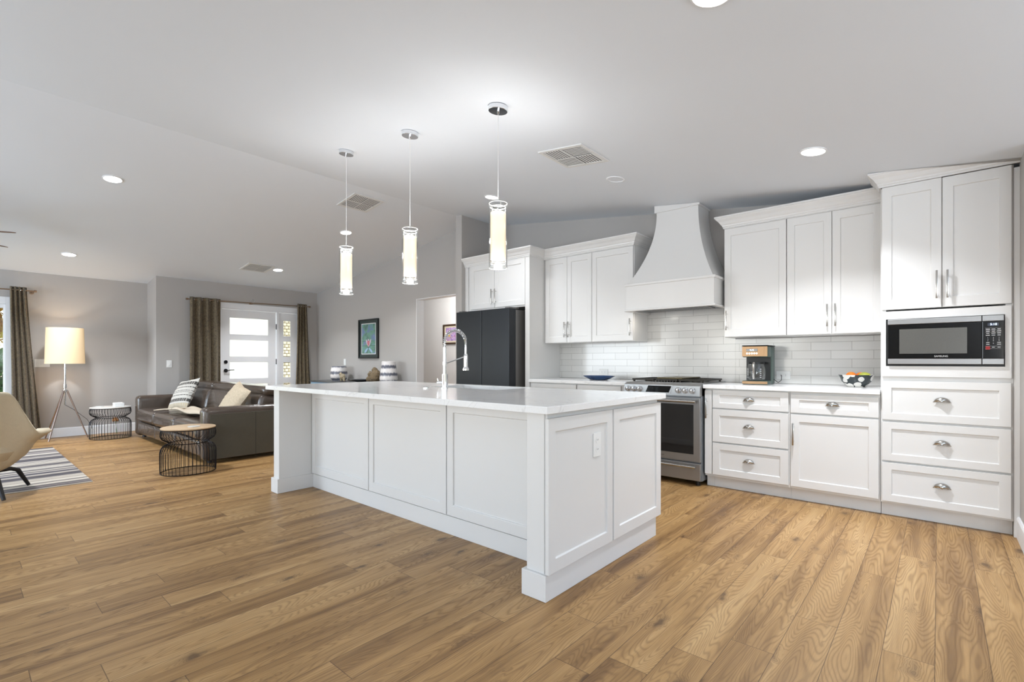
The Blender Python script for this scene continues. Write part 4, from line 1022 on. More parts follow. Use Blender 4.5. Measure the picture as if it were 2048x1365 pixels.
# fruit bowl
BX, BY = -0.505, 4.83
o = MB().lathe([(0.0, 0.004), (0.052, 0.004), (0.056, 0.0), (0.062, 0.0), (0.068, 0.008), (0.100, 0.045), (0.122, 0.098), (0.118, 0.098), (0.096, 0.049), (0.064, 0.014), (0, 0.012)], n=48).obj('fruit_bowl', 'flower_bowl_glaze', smooth=True)
o.location = (BX, BY, 0.9205); tag(o, 'dark bowl patterned with white flowers on the right counter', 'bowl')
o = MB().sph((0, 0, 0), 0.038, 20, 12, (1, 1, 0.93)).obj('orange', 'orange_peel', smooth=True); o.location = (BX - 0.032, BY - 0.02, 0.9205 + 0.086); tag(o, 'left orange of two in the flower-patterned bowl', 'fruit', 'oranges in the bowl')
o = MB().sph((0, 0, 0), 0.036, 20, 12, (1, 1, 0.93)).obj('orange', 'orange_peel', smooth=True); o.location = (BX + 0.028, BY + 0.035, 0.9205 + 0.085); tag(o, 'second orange, in the middle of the flower-patterned bowl', 'fruit', 'oranges in the bowl')
o = MB().sph((0, 0, 0), 0.034, 20, 12, (1.25, 0.95, 0.9)).obj('mango', 'mango_skin', smooth=True); o.location = (BX + 0.058, BY - 0.030, 0.9205 + 0.090); tag(o, 'yellow-green fruit at the right side of the patterned bowl', 'fruit')

# scalloped dish
t = thing('serving_dish', 'blue scalloped serving dish on the left counter', 'dish', (-2.86, 4.75, 0.92))
b = MB(); n = 96; pr = [(0.0, 0.006), (0.085, 0.004), (0.088, 0.0), (0.105, 0.002), (0.150, 0.024), (0.185, 0.043), (0.182, 0.046), (0.145, 0.028), (0.100, 0.009), (0, 0.010)]
rings = []
for r_, z in pr:
    ring = []
    for i in range(n):
        a = 2 * math.pi * i / n; s_ = 1 + (0.045 * abs(math.sin(a * 11)) if r_ > 0.14 else 0)
        ring.append(b.bm.verts.new((-2.86 + r_ * s_ * math.cos(a), 4.75 + 0.62 * r_ * s_ * math.sin(a), 0.9205 + z)))
    rings.append(ring)
for A, B in zip(rings, rings[1:]):
    for i in range(n): b.bm.faces.new([A[i], A[(i + 1) % n], B[(i + 1) % n], B[i]])
b.bm.faces.new(rings[-1]); bmesh.ops.remove_doubles(b.bm, verts=b.bm.verts, dist=1e-6); b.obj('dish', 'plate_blue', t, smooth=True)
b = MB(); random.seed(3)
for k in range(14): b.sph((-2.86 + random.uniform(-0.09, 0.09), 4.75 + random.uniform(-0.05, 0.05), 0.9375), 0.014, 10, 6, (1.4, 1, 0.7))
b.obj('dish_filling', 'plate_tan', t, smooth=True)

# ---------------------------------------------------------------- entry door
t = thing('door_1', '', '', (XD - 0.07, 3.52, 0)); del t['label']; del t['category']; struct(t)
xf = XD - 0.02
DY0, DY1, DZ = 3.075, 3.985, 2.035
rects = [(1.604, 1.894), (1.213, 1.503), (0.822, 1.112), (0.431, 0.721)]
def panel_yz(y0, y1, z0, z1, holes, x, th):
    b = MB(); ys = [y0, holes[0][0], holes[0][1], y1]
    b.box(x - th, x, y0, ys[1], z0, z1); b.box(x - th, x, ys[2], y1, z0, z1)
    zz = z1
    for (a, c, h0, h1) in sorted(holes, key=lambda h: -h[2]): b.box(x - th, x, a, c, h1, zz); zz = h0
    b.box(x - th, x, holes[0][0], holes[0][1], z0, zz); return b
s_ = panel_yz(DY0, DY1, 0.012, DZ, [(3.20, 3.848, a, c) for a, c in rects], xf, 0.045).obj('slab', 'trim_white', t)
for a, c in rects: MB().box(xf - 0.026, xf - 0.020, 3.201, 3.847, a + 0.001, c - 0.001).obj('pane', 'frosted_glass', t)
b = MB(); b.cyl((xf + 0.0005, 3.134, 0.985 + 0.13), (xf + 0.012, 3.134, 0.985 + 0.13), 0.030, n=24); b.obj('deadbolt', 'wire_black', t, smooth=True)
b = MB(); b.cyl((xf + 0.0005, 3.134, 0.965), (xf + 0.014, 3.134, 0.965), 0.032, n=24).cyl((xf + 0.014, 3.134, 0.965), (xf + 0.045, 3.134, 0.965), 0.011, n=12).tube([(xf + 0.045, 3.13, 0.965), (xf + 0.05, 3.19, 0.972), (xf + 0.047, 3.255, 0.975)], 0.008, 8)
b.obj('door_handle', 'wire_black', t, smooth=True)
for z in (1.77, 1.12, 0.25): MB().cyl((xf + 0.006, 3.992, z - 0.05), (xf + 0.006, 3.992, z + 0.05), 0.007, n=8).obj('hinge', 'wire_black', t)
t = thing('window_2', '', '', (XD - 0.07, 4.2, 0)); del t['label']; del t['category']; struct(t)
srect = [(1.604, 1.890), (1.213, 1.499), (0.822, 1.108), (0.431, 0.717)]
panel_yz(4.045, 4.40, 0.012, DZ, [(4.130, 4.262, a, c) for a, c in srect], xf, 0.045).obj('slab', 'trim_white', t)
for a, c in srect: MB().box(xf - 0.026, xf - 0.020, 4.131, 4.261, a + 0.001, c - 0.001).obj('pane', 'patterned_glass', t)
b = MB()
b.box(XD - 0.10, XD + 0.001, 3.041, 3.072, 0.001, 2.04); b.box(XD - 0.10, XD - 0.001, 3.998, 4.042, 0.001, 2.04); b.box(XD - 0.10, XD - 0.001, 4.403, 4.429, 0.001, 2.04); b.box(XD - 0.10, XD - 0.001, 3.041, 4.429, 2.04, 2.074)
b.box(XD - 0.10, XD - 0.001, 3.073, 4.402, 0.001, 0.010)
struct(b.obj('trim_2', 'trim_white'))
b = MB(); b.box(XD + 0.0005, XD + 0.018, 2.955, 3.045, 0.001, 2.145); b.box(XD + 0.0005, XD + 0.018, 4.425, 4.515, 0.001, 2.145); b.box(XD + 0.0005, XD + 0.018, 3.0455, 4.4245, 2.055, 2.145)
struct(b.obj('trim_3', 'trim_white', bevel=0.002))

# patio window in the left wall
t = thing('window_1', '', '', (XL - 0.08, -0.62, 0)); del t['label']; del t['category']; struct(t)
b = MB()
for a, c in ((-1.749, -1.69), (0.476, 0.499), (-0.66, -0.58)): b.box(XL - 0.06, XL - 0.004, a, c, 0.031, 1.929)
b.box(XL - 0.06, XL - 0.004, -1.69, 0.476, 1.875, 1.929); b.box(XL - 0.06, XL - 0.004, -1.69, 0.476, 0.031, 0.09)
b.obj('window_frame', 'trim_white', t)
MB().box(XL - 0.045, XL - 0.040, -1.689, -0.661, 0.091, 1.874).obj('pane', 'window_glass', t)
MB().box(XL - 0.020, XL - 0.016, -0.579, 0.475, 0.091, 1.874).obj('pane', 'window_glass', t)
b = MB(); b.box(XL + 0.0005, XL + 0.018, 0.50, 0.555, 0.001, 2.03); b.box(XL + 0.0005, XL + 0.018, -1.80, -1.75, 0.001, 2.03); b.box(XL + 0.0005, XL + 0.018, -1.7495, 0.4995, 1.93, 2.03)
struct(b.obj('trim_4', 'trim_white'))

# ---------------------------------------------------------------- curtains and rods
def curtain(label, x, y0t, y1t, y0b, y1b, zt, zb, folds, amp=0.035, seed=1):
    t = thing('curtain', label, 'curtain', (x, (y0t + y1t) / 2, 0), 'olive-brown curtains')
    rs = random.Random(seed); ph = [rs.uniform(-0.4, 0.4) for _ in range(8)]
    def f(u, v):
        z = zt + (zb - zt) * v; y0 = y0t + (y0b - y0t) * v ** 1.2; y1 = y1t + (y1b - y1t) * v ** 1.2
        a = 2 * math.pi * folds * u + ph[int(u * 7.99) % 8] * 0 + 0.35 * math.sin(3 * v + u * 4)
        return (x + amp * (0.85 + 0.25 * v) * math.sin(a) + 0.006 * math.sin(7 * u + 5 * v), y0 + (y1 - y0) * (u + 0.018 * math.sin(a * 2)), z)
    b = MB(); b.grid(f, folds * 18, 30); b.obj('drape', 'curtain_cloth', t, smooth=True, solid=0.003)
    b = MB()
    for k in range(folds):
        u = (k + 0.5) / folds; y = y0t + (y1t - y0t) * u
        b.tube([(x + 0.022 * math.cos(a * math.pi / 8), y, zt - 0.045 + 0.022 * math.sin(a * math.pi / 8)) for a in range(16)], 0.003, 6, closed=True)
    b.obj('grommets', 'brushed_nickel', t)
    return t
CXD = XD + 0.10
curtain('wide olive-brown curtain at the left side of the front door', CXD, 2.56, 3.02, 2.54, 3.02, 2.185, 0.03, 4, 0.042, 2)
curtain('narrow olive-brown curtain right of the front door sidelight', CXD, 4.34, 4.53, 4.28, 4.63, 2.225, 0.03, 4, 0.032, 5)
CXL = XL + 0.10
curtain('olive-brown curtain flaring at the patio window behind the armchair', CXL, 0.535, 0.705, 0.56, 0.855, 2.175, 0.045, 4, 0.035, 9)
def rod(label, x, y0, y1, z0, z1, wall_x, brackets, ring=None):
    t = thing('curtain_rod', label, 'curtain rod', (x, (y0 + y1) / 2, z0))
    zf = lambda y: z0 + (z1 - z0) * (y - y0) / (y1 - y0)
    MB().cyl((x, y0, zf(y0)), (x, y1, zf(y1)), 0.0085, n=12).obj('rod', 'bronze', t, smooth=True)
    for y in (y0, y1): MB().cyl((x, y - 0.015, zf(y)), (x, y + 0.015, zf(y)), 0.016, n=14).obj('finial', 'bronze', t, smooth=True)
    for y in brackets:
        b = MB(); b.cyl((x, y, zf(y) - 0.016), (wall_x + 0.001, y, zf(y) - 0.016), 0.006, n=8).cyl((wall_x + 0.001, y, zf(y) - 0.016), (wall_x + 0.008, y, zf(y) - 0.016), 0.024, n=16); b.obj('bracket', 'bronze', t, smooth=True)
    if ring:
        MB().tube([(x, ring + 0.03 * math.cos(a * math.pi / 10), zf(ring) + 0.035 + 0.03 * math.sin(a * math.pi / 10)) for a in range(20)], 0.0035, 6, closed=True).obj('ring', 'chrome', t, smooth=True)
rod('thin bronze curtain rod above the front door', CXD, 2.52, 4.58, 2.145, 2.185, XD, (3.53,), 3.53)
rod('thin bronze curtain rod above the patio window', CXL, -1.95, 0.79, 2.13, 2.13, XL, (0.76, -1.9))

# switches
plate_outlet('white single switch on the grey wall left of the front door curtain', XD + 0.0005, 2.30, 1.085, False, 'light_switch', 'x', 'switch', 'sw')
plate_outlet('white triple light switch behind the floor lamp shade', XL + 0.0005, 0.87, 1.10, False, 'light_switch', 'x', 'switch', 'sw', 3)
plate_outlet('white single switch on the grey gable wall below the lily picture', -8.265, YG - 0.0005, 1.112, False, 'light_switch', 'y', 'switch', 'sw')

# ---------------------------------------------------------------- pictures
t = thing('framed_picture', 'black framed teal and pink flower picture on the gable wall', 'picture', (-7.47, YG, 1.17))
px0, px1, pz0, pz1 = -7.775, -7.165, 1.175, 1.860; y = YG - 0.0006
def frame_box(x0, x1, z0, z1, w, y0, y1, m, par, name):
    b = MB(); b.box(x0, x0 + w, y0, y1, z0, z1); b.box(x1 - w, x1, y0, y1, z0, z1); b.box(x0 + w, x1 - w, y0, y1, z0, z0 + w); b.box(x0 + w, x1 - w, y0, y1, z1 - w, z1)
    return b.obj(name, m, par, bevel=0.0015)
frame_box(px0, px1, pz0, pz1, 0.022, y - 0.03, y, 'frame_black', t, 'frame')
MB().box(px0 + 0.022, px1 - 0.022, y - 0.012, y - 0.001, pz0 + 0.022, pz1 - 0.022).obj('mat_board', 'mat_board_dark', t)
ax0, ax1, az0, az1 = px0 + 0.095, px1 - 0.095, pz0 + 0.085, pz1 - 0.085
frame_box(ax0 - 0.012, ax1 + 0.012, az0 - 0.012, az1 + 0.012, 0.012, y - 0.0135, y - 0.0121, 'legend_white', t, 'inner_border')
a_ = MB().box(ax0, ax1, y - 0.0130, y - 0.0121, az0, az1).obj('artwork', 'art_teal', t)
def petals(lst, m, yy):
    b = MB()
    for cx, czv, ln, w, ang in lst:
        pts = []
        for i in range(12):
            a = i / 12 * 2 * math.pi; lx = w * math.sin(a) * (1 - 0.25 * math.cos(a)); lz = ln * (0.5 - 0.5 * math.cos(a))
            pts.append((cx + lx * math.cos(ang) + lz * math.sin(ang), yy, czv - lx * math.sin(ang) + lz * math.cos(ang)))
        b.poly(pts, (0, -0.0003, 0)); yy -= 0.0002
    return b.obj('petals', m, a_)
mx_ = (ax0 + ax1) / 2
petals([(mx_, 1.38, 0.14, 0.022, 0), (mx_, 1.38, 0.15, 0.020, 0.55), (mx_, 1.38, 0.15, 0.020, -0.55)], 'art_petal', y - 0.0132)
petals([(mx_, 1.39, 0.10, 0.022, 0.2), (mx_, 1.39, 0.10, 0.022, -0.22)], 'art_petal_red', y - 0.0142)
petals([(mx_ + 0.01, 1.36, 0.14, 0.022, 2.2), (mx_ - 0.01, 1.36, 0.14, 0.022, -2.2)], 'art_leaf_blue', y - 0.0132)
b = MB(); b.box(ax0, ax1, y - 0.0134, y - 0.0131, 1.475, 1.479); b.box(ax0, ax1, y - 0.0134, y - 0.0131, 1.395, 1.399); b.obj('branch', 'frame_black', a_)
t = thing('framed_picture', 'brown framed violet flower picture in the hallway beside the refrigerator', 'picture', (-7.0, YH, 1.45))
px0, px1, pz0, pz1 = -7.255, -6.62, 1.455, 1.835; y = YH - 0.0006
frame_box(px0, px1, pz0, pz1, 0.030, y - 0.03, y, 'frame_brown', t, 'frame')
MB().box(px0 + 0.03, px1 - 0.03, y - 0.012, y - 0.001, pz0 + 0.03, pz1 - 0.03).obj('mat_board', 'mat_board_cream', t)
a_ = MB().box(px0 + 0.075, px1 - 0.075, y - 0.0130, y - 0.0121, pz0 + 0.065, pz1 - 0.065).obj('artwork', 'art_violet', t)
petals([(px0 + 0.17, 1.62, 0.10, 0.016, k * 0.9 + 0.2) for k in range(7)], 'art_petal', y - 0.0132)
b = MB(); b.cyl((px0 + 0.17, y - 0.0150, 1.62), (px0 + 0.17, y - 0.0157, 1.62), 0.022, n=16); b.obj('flower_centre', 'art_yellow', a_)

# ---------------------------------------------------------------- console and ornaments
t = thing('console_table', 'low dark-topped console table with a blue window reflection tinted into its front, against the gable wall', 'console table', (-7.3, 4.5, 0))
KX0, KX1, KY0, KY1, KZ = -8.78, -5.95, 4.36, 4.74, 0.775
MB().box(KX0, KX1, KY0, KY1, KZ - 0.025, KZ).obj('top', 'console_top', t, bevel=0.003)
MB().box(KX0 + 0.02, KX1 - 0.02, KY0 + 0.02, KY1 - 0.02, 0.14, KZ - 0.0255).obj('body', 'console_blue_sheen', t, bevel=0.003)
for k in range(4):
    w = (KX1 - KX0 - 0.06) / 4; a = KX0 + 0.03 + k * w
    d = MB().box(a + 0.004, a + w - 0.004, KY0 + 0.004, KY0 + 0.0195, 0.16, KZ - 0.035, 0.002).obj('door', 'console_blue_sheen', t)
    MB().box(a + w / 2 - 0.05, a + w / 2 + 0.05, KY0 - 0.010, KY0 + 0.0035, KZ - 0.075, KZ - 0.062, 0.002).obj('handle', 'wire_black', d)
for x in (KX0 + 0.06, KX1 - 0.06):
    for y in (KY0 + 0.05, KY1 - 0.05): MB().cyl((x, y, 0), (x, y, 0.1395), 0.014, 0.02, n=10).obj('leg', 'dark_wood', t)
def vase(label, x, y, prof):
    o = MB().lathe(prof, n=36).obj('vase', 'vase_glaze', smooth=True); o.location = (x, y, KZ + 0.0006); tag(o, label, 'vase', 'banded vases on the console'); return o
vase('tall banded grey and white ceramic vase on the console, right of the stone sculpture', -6.56, 4.55,
     [(0, 0), (0.115, 0), (0.135, 0.02), (0.142, 0.08), (0.135, 0.16), (0.120, 0.24), (0.112, 0.30), (0.108, 0.345), (0.098, 0.352), (0.094, 0.345), (0.10, 0.30), (0.118, 0.16), (0.12, 0.04), (0, 0.02)])
vase('shorter banded grey and white vase at the left of the console below the switch', -8.07, 4.55,
     [(0, 0), (0.105, 0), (0.135, 0.04), (0.150, 0.10), (0.142, 0.18), (0.125, 0.255), (0.118, 0.262), (0.120, 0.25), (0.135, 0.18), (0.14, 0.10), (0.12, 0.03), (0, 0.02)])
def blob(name, label, cat, loc, balls, m, res=0.02):
    b = MB()
    for (x, y, z, r) in balls: b.sph((x, y, max(z, r * 0.8)), r, 20, 14, (1, 0.85, 1))
    o = b.obj(name, m, off=(0, 0, 0), smooth=True); zmin = min(v.co.z for v in o.data.vertices)
    for v in o.data.vertices: v.co.z -= zmin
    rm = o.modifiers.new('blend', 'REMESH'); rm.mode = 'VOXEL'; rm.voxel_size = 0.006; rm.use_smooth_shade = True
    sm = o.modifiers.new('soft', 'SMOOTH'); sm.iterations = 4
    tex = bpy.data.textures.new('stone_grain', 'CLOUDS'); tex.noise_scale = 0.03
    dm = o.modifiers.new('grain', 'DISPLACE'); dm.texture = tex; dm.strength = 0.014; dm.mid_level = 0.5
    o.location = (loc[0], loc[1], loc[2] + 0.003)
    if label: tag(o, label, cat)
    return o
blob('stone_sculpture', 'brown stone sculpture of a hunched figure on the console left of the tall vase', 'sculpture', (-6.95, 4.53, KZ + 0.0006),
     [(0.05, 0, 0.06, 0.095), (0.07, 0, 0.11, 0.085), (0.03, 0, 0.175, 0.055), (-0.01, 0, 0.03, 0.07), (-0.10, -0.01, 0.115, 0.038), (-0.085, -0.01, 0.145, 0.026), (-0.115, -0.01, 0.03, 0.050), (-0.16, -0.01, 0.02, 0.030), (-0.06, -0.02, 0.125, 0.030), (-0.10, -0.01, 0.07, 0.035)], 'stone_brown')
blob('animal_figurine', 'small tan carved animal figurine in front of the shorter vase', 'figurine', (-7.76, 4.44, KZ + 0.0006),
     [(0, 0, 0.085, 0.050), (0.015, 0, 0.09, 0.048), (-0.045, 0, 0.025, 0.024), (0.055, 0, 0.025, 0.024), (-0.04, 0, 0.05, 0.026), (0.05, 0, 0.05, 0.026), (-0.02, -0.02, 0.125, 0.030), (-0.035, -0.02, 0.15, 0.012), (-0.005, -0.02, 0.152, 0.012)], 'stone_tan', 0.012)
o = MB().lathe([(0, 0.004), (0.06, 0.0), (0.07, 0.004), (0.20, 0.034), (0.215, 0.046), (0.208, 0.046), (0.19, 0.036), (0.06, 0.012), (0, 0.012)], n=40).obj('shallow_dish', 'console_top', smooth=True)
o.location = (-7.36, 4.55, KZ + 0.0006); tag(o, 'shallow dark dish on the console between figurine and sculpture', 'dish')

# ---------------------------------------------------------------- sofa
SXL, SXR, SYF, SYB = -9.05, -6.0, 1.795, 2.81
t = thing('sofa', 'dark brown leather reclining sofa in front of the front door', 'sofa', ((SXL + SXR) / 2, 2.25, 0))
for a, c, nm in ((SXL, SXL + 0.17, 'arm'), (SXR - 0.17, SXR, 'arm')):
    o = MB().box(a, c, SYF, SYB - 0.06, 0.03, 0.617, 0.055, 5).obj(nm, 'leather', t, smooth=True)
b = MB(); b.box(SXR - 0.001, SXR + 0.004, SYF + 0.06, SYB - 0.10, 0.05, 0.545, 0.002); p = b.obj('side_panel', 'leather_panel', t)
MB().box(SXR + 0.0041, SXR + 0.0055, 2.33, 2.334, 0.05, 0.545).obj('seam', 'dark_wood', p)
MB().box(SXL + 0.05, SXR - 0.05, SYF + 0.10, SYB - 0.12, 0.05, 0.25).obj('frame', 'leather_panel', t)
n = 3; w = (SXR - SXL - 0.34) / n
def crumple(o, amp, sc):
    tex = bpy.data.textures.new('wrinkle', 'CLOUDS'); tex.noise_scale = sc; tex.noise_depth = 2
    md = o.modifiers.new('sub', 'SUBSURF'); md.levels = 1; md.render_levels = 2
    md = o.modifiers.new('wrinkle', 'DISPLACE'); md.texture = tex; md.strength = amp; md.mid_level = 0.5; md.texture_coords = 'GLOBAL'
for k in range(n):
    a = SXL + 0.17 + k * w + 0.002; c = a + w - 0.004
    o = MB().box(a, c, SYF - 0.015, SYB - 0.36, 0.252, 0.435, 0.055, 5).obj('seat_cushion', 'leather', t, smooth=True)
    crumple(o, 0.016, 0.13)
    o = MB().box(a, c, SYF + 0.005, SYF + 0.14, 0.065, 0.248, 0.035, 4).obj('footrest', 'leather', t, smooth=True); crumple(o, 0.010, 0.14)
    M_ = Matrix.Translation((0, 2.47, 0.40)) @ Matrix.Rotation(R(-12), 4, 'X') @ Matrix.Translation((0, -2.47, -0.40))
    o = MB().box(a, c, 2.39, 2.67, 0.40, 0.735, 0.07, 5, M_).obj('back_cushion', 'leather', t, smooth=True); crumple(o, 0.018, 0.2)
    o = MB().box(a, c, 2.49, 2.75, 0.70, 0.825, 0.055, 5).obj('headrest', 'leather', t, smooth=True); crumple(o, 0.010, 0.2)
MB().box(SXL + 0.172, SXR - 0.172, 2.67, 2.80, 0.05, 0.72, 0.02, 3).obj('back_panel', 'leather_panel', t, smooth=True)
for x in (SXL + 0.12, SXR - 0.12):
    for y in (SYF + 0.10, SYB - 0.16): MB().cyl((x, y, 0.0), (x, y, 0.06), 0.025, n=12).obj('foot', 'dark_wood', t)

def pillow(name, label, w, h, th, loc, eul, m, rough=0.0):
    b = MB()
    def f(s):
        def g(u, v):
            x, y = u * 2 - 1, v * 2 - 1
            k = max(0.0, (1 - x * x) * (1 - y * y)) ** 0.42
            pin = 1 - 0.09 * (1 - abs(x) * abs(y))
            return (x * w / 2 * (pin if abs(y) > 0.0 else 1), y * h / 2 * pin, s * th / 2 * k + (0.004 * math.sin(17 * x) * math.cos(13 * y) if k > 0 else 0))
        return g
    b.grid(f(1), 22, 22); b.grid(f(-1), 22, 22); bmesh.ops.remove_doubles(b.bm, verts=b.bm.verts, dist=0.0006)
    o = b.obj(name, m, smooth=True); o.location = loc; o.rotation_euler = eul
    return tag(o, label, 'pillow', 'throw pillows on the sofa')
pillow('throw_pillow', 'grey, black and white striped throw pillow at the left end of the sofa', 0.48, 0.50, 0.16, (-8.42, 2.26, 0.632), (R(62), R(-8), R(14)), 'striped_pillow_cloth')
pillow('throw_pillow', 'cream knitted throw pillow leaning at the middle right of the sofa', 0.46, 0.46, 0.17, (-6.50, 2.27, 0.630), (R(60), R(14), R(-4)), 'cream_knit')

# throw blanket lying over the seats with a fringe at its left end
t = thing('throw_blanket', 'cream fringed throw blanket lying across the sofa seat', 'blanket', (-7.2, 2.0, 0.45))
def f(u, v):
    x = -7.70 + 1.35 * u; y = 1.92 + 0.28 * v + 0.08 * u
    return (x, y, 0.470 + 0.022 * math.sin(v * 9 + u * 5) * math.sin(u * 7 + 1) + 0.020 + 0.012 * math.sin(v * math.pi))
MB().grid(f, 40, 18).obj('cloth', 'throw_cloth', t, smooth=True, solid=0.012)
b = MB(); rs = random.Random(4)
for k in range(26):
    v = k / 25; y = 1.925 + 0.27 * v; j = rs.uniform(-0.03, 0.03)
    b.tube([(-7.68, y, 0.492), (-7.80, y - 0.03 + j, 0.486), (-7.91 + j, y - 0.07 + j, 0.474), (-7.98 + j, y - 0.10 + 1.5 * j, 0.464)], [0.009, 0.008, 0.008, 0.005], 6)
b.obj('fringe', 'throw_cloth', t, smooth=True)

# ---------------------------------------------------------------- wire side tables
WP = [(0.240, 0.004), (0.243, 0.06), (0.244, 0.14), (0.243, 0.21), (0.236, 0.245), (0.218, 0.272), (0.188, 0.290), (0.172, 0.300), (0.175, 0.311), (0.200, 0.325), (0.228, 0.345), (0.240, 0.372), (0.240, 0.405), (0.232, 0.438)]
def side_table(label, x, y, top, grp=None):
    t = thing('side_table', label, 'side table', (0, 0, 0), 'wire drum side tables')
    b = MB(); nw = 44
    for k in range(nw):
        a = 2 * math.pi * k / nw; b.tube([(r * math.cos(a), r * math.sin(a), z) for r, z in WP], 0.0026, 5)
    for r, z in ((0.240, 0.004), (0.172, 0.300), (0.232, 0.438)):
        b.tube([(r * math.cos(a * math.pi / 24), r * math.sin(a * math.pi / 24), z) for a in range(48)], 0.0042, 6, closed=True)
    b.obj('wire_cage', 'wire_black', t, smooth=True)
    MB().lathe([(0, 0.443), (0.236, 0.443), (0.240, 0.447), (0.240, 0.455), (0.236, 0.458), (0, 0.458)], n=64).obj('table_top', top, t, smooth=True)
    t.location = (x, y, 0); return t
side_table('near black wire side table with wooden top at the sofa corner', -5.80, 1.60, 'table_wood')
side_table('far black wire side table between the floor lamp and the left end of the sofa', -9.21, 1.545, 'table_stone')
o = MB().cyl((0, 0, 0), (0, 0, 0.006), 0.055, n=28).obj('coaster', 'table_stone', smooth=True); o.location = (-5.74, 1.63, 0.4586); tag(o, 'flat round stone coaster on the wooden top of the near wire table', 'coaster')
t = thing('tissue_box', 'small white box on the far wire side table', 'box', (-9.15, 1.62, 0.4586))
MB().box(-9.22, -9.07, 1.57, 1.68, 0.4588, 0.515, 0.003).obj('box', 'white_plastic', t)
MB().box(-9.18, -9.11, 1.605, 1.645, 0.5152, 0.518).obj('tissue', 'legend_white', t)
o = MB().cyl((0, 0, 0), (0, 0, 0.008), 0.05, n=20).obj('coaster', 'vent_metal', smooth=True); o.location = (-9.27, 1.43, 0.4586); tag(o, 'thin pale coaster beside the white box on the far wire table', 'coaster')
t = thing('dried_flower', 'small dried flower on the floor behind the far wire side table', 'flower', (-9.68, 1.70, 0))
b = MB(); b.tube([(-9.68, 1.70, 0.001), (-9.675, 1.69, 0.10), (-9.67, 1.68, 0.20)], 0.003, 5); b.obj('stem', 'leaf_green', t)
b = MB(); rs = random.Random(8)
for k in range(22):
    d = Vector((rs.uniform(-1, 1), rs.uniform(-1, 1), rs.uniform(-0.6, 1))).normalized(); b.sph(Vector((-9.67, 1.68, 0.215)) + d * 0.03, 0.013, 8, 6, (1, 1, 1))
b.obj('flower_head', 'flower_dry', t, smooth=True)

# ---------------------------------------------------------------- floor lamp
LX, LY = -9.47, 1.075
t = thing('floor_lamp', 'chrome tripod floor lamp with cream drum shade by the patio curtain', 'lamp', (LX, LY, 0))
b = MB(); b.cyl((LX, LY, 0.50), (LX, LY, 1.30), 0.0115, n=16).cyl((LX, LY, 0.74), (LX, LY, 0.80), 0.019, n=16).cyl((LX, LY, 0.69), (LX, LY, 0.72), 0.026, n=16).cyl((LX, LY, 1.02), (LX, LY, 1.035), 0.016, n=16)
b.obj('pole', 'chrome', t, smooth=True)
for fx_, fy_ in ((-9.76, 0.895), (-9.29, 0.885), (-9.39, 1.315)):
    d = Vector((fx_ - LX, fy_ - LY, 0)).normalized()
    MB().tube([(LX + d.x * 0.022, LY + d.y * 0.022, 0.705), (fx_, fy_, 0.011)], [0.011, 0.008], 10).obj('leg', 'lamp_silver_reflect', t, smooth=True)
b = MB(); b.lathe([(0.205, 1.605), (0.218, 1.093), (0.2155, 1.093), (0.2025, 1.605), (0.205, 1.605)], (LX, LY, 0), 48)
b.obj('lamp_shade', 'lamp_shade_cloth', t, smooth=True)
b = MB()
for k in range(3):
    a = k * 2 * math.pi / 3; b.tube([(LX, LY, 1.13), (LX + 0.2165 * math.cos(a), LY + 0.2165 * math.sin(a), 1.12)], 0.002, 5)
b.cyl((LX, LY, 1.11), (LX, LY, 1.30), 0.014, n=12)
b.obj('shade_spider', 'chrome', t)
MB().sph((LX, LY, 1.345), 0.032, 14, 10).obj('bulb', 'hood_lamp', t, smooth=True)
point('floor_lamp_light', (LX, LY, 1.40), 5, (1.0, 0.90, 0.76), 0.03)
MB().tube([(LX + 0.005, LY, 0.50), (LX - 0.02, LY + 0.10, 0.42), (LX - 0.15, LY + 0.26, 0.26), (LX - 0.33, LY + 0.34, 0.13), (-9.832, 1.42, 0.09)], 0.003, 6).obj('power_cord', 'black_plastic', t, smooth=True)
plate_outlet('white wall outlet low on the left wall behind the floor lamp cord', XL + 0.0168, 1.42, 0.072, True, 'wall_outlet', 'x')

# ---------------------------------------------------------------- rug, armchair
o = MB().box(-8.72, -5.95, -1.25, 0.868, 0.0008, 0.008).obj('area_rug', 'striped_rug', off=(0, 0, 0)); tag(o, 'grey, cream and blue striped rug under the armchair', 'rug')
AX, AY, AR = -5.98, 0.12, R(172)
t = thing('armchair', 'beige fabric shell armchair on dark legs at the left edge', 'armchair', (0, 0, 0))
def rimz(p):  # p = |angle from back| in radians
    q = min(1, max(0, (p - 0.58) / 0.60)); q = q * q * (3 - 2 * q); z = 0.875 + (0.515 - 0.875) * q
    if p > 1.5: z -= 0.04 * (p - 1.5)
    return z
def shell(u, v):
    ph = (u * 2 - 1) * R(128); p = abs(ph)
    zt = rimz(p); z = 0.20 + (zt - 0.20) * v
    rr = 0.10 + 0.30 * (v ** 0.45) + 0.03 * v * (p / 2.2) + 0.06 * max(0, v - 0.75) / 0.25 * min(1, max(0.1, (p - 0.8) / 0.6))
    a = math.pi + ph
    return (rr * math.cos(a), rr * math.sin(a) * 0.98, z)
MB().grid(shell, 64, 24).obj('shell', 'chair_fabric', t, smooth=True, solid=0.035)
b = MB(); b.lathe([(0, 0.26), (0.20, 0.27), (0.30, 0.31), (0.345, 0.38), (0.34, 0.43), (0.29, 0.46), (0.15, 0.47), (0, 0.47)], (0.06, 0, 0), 40); b.obj('seat_cushion', 'chair_fabric', t, smooth=True)
MB().cyl((0, 0, 0.17), (0, 0, 0.262), 0.10, 0.14, n=24).obj('swivel_base', 'dark_wood', t, smooth=True)
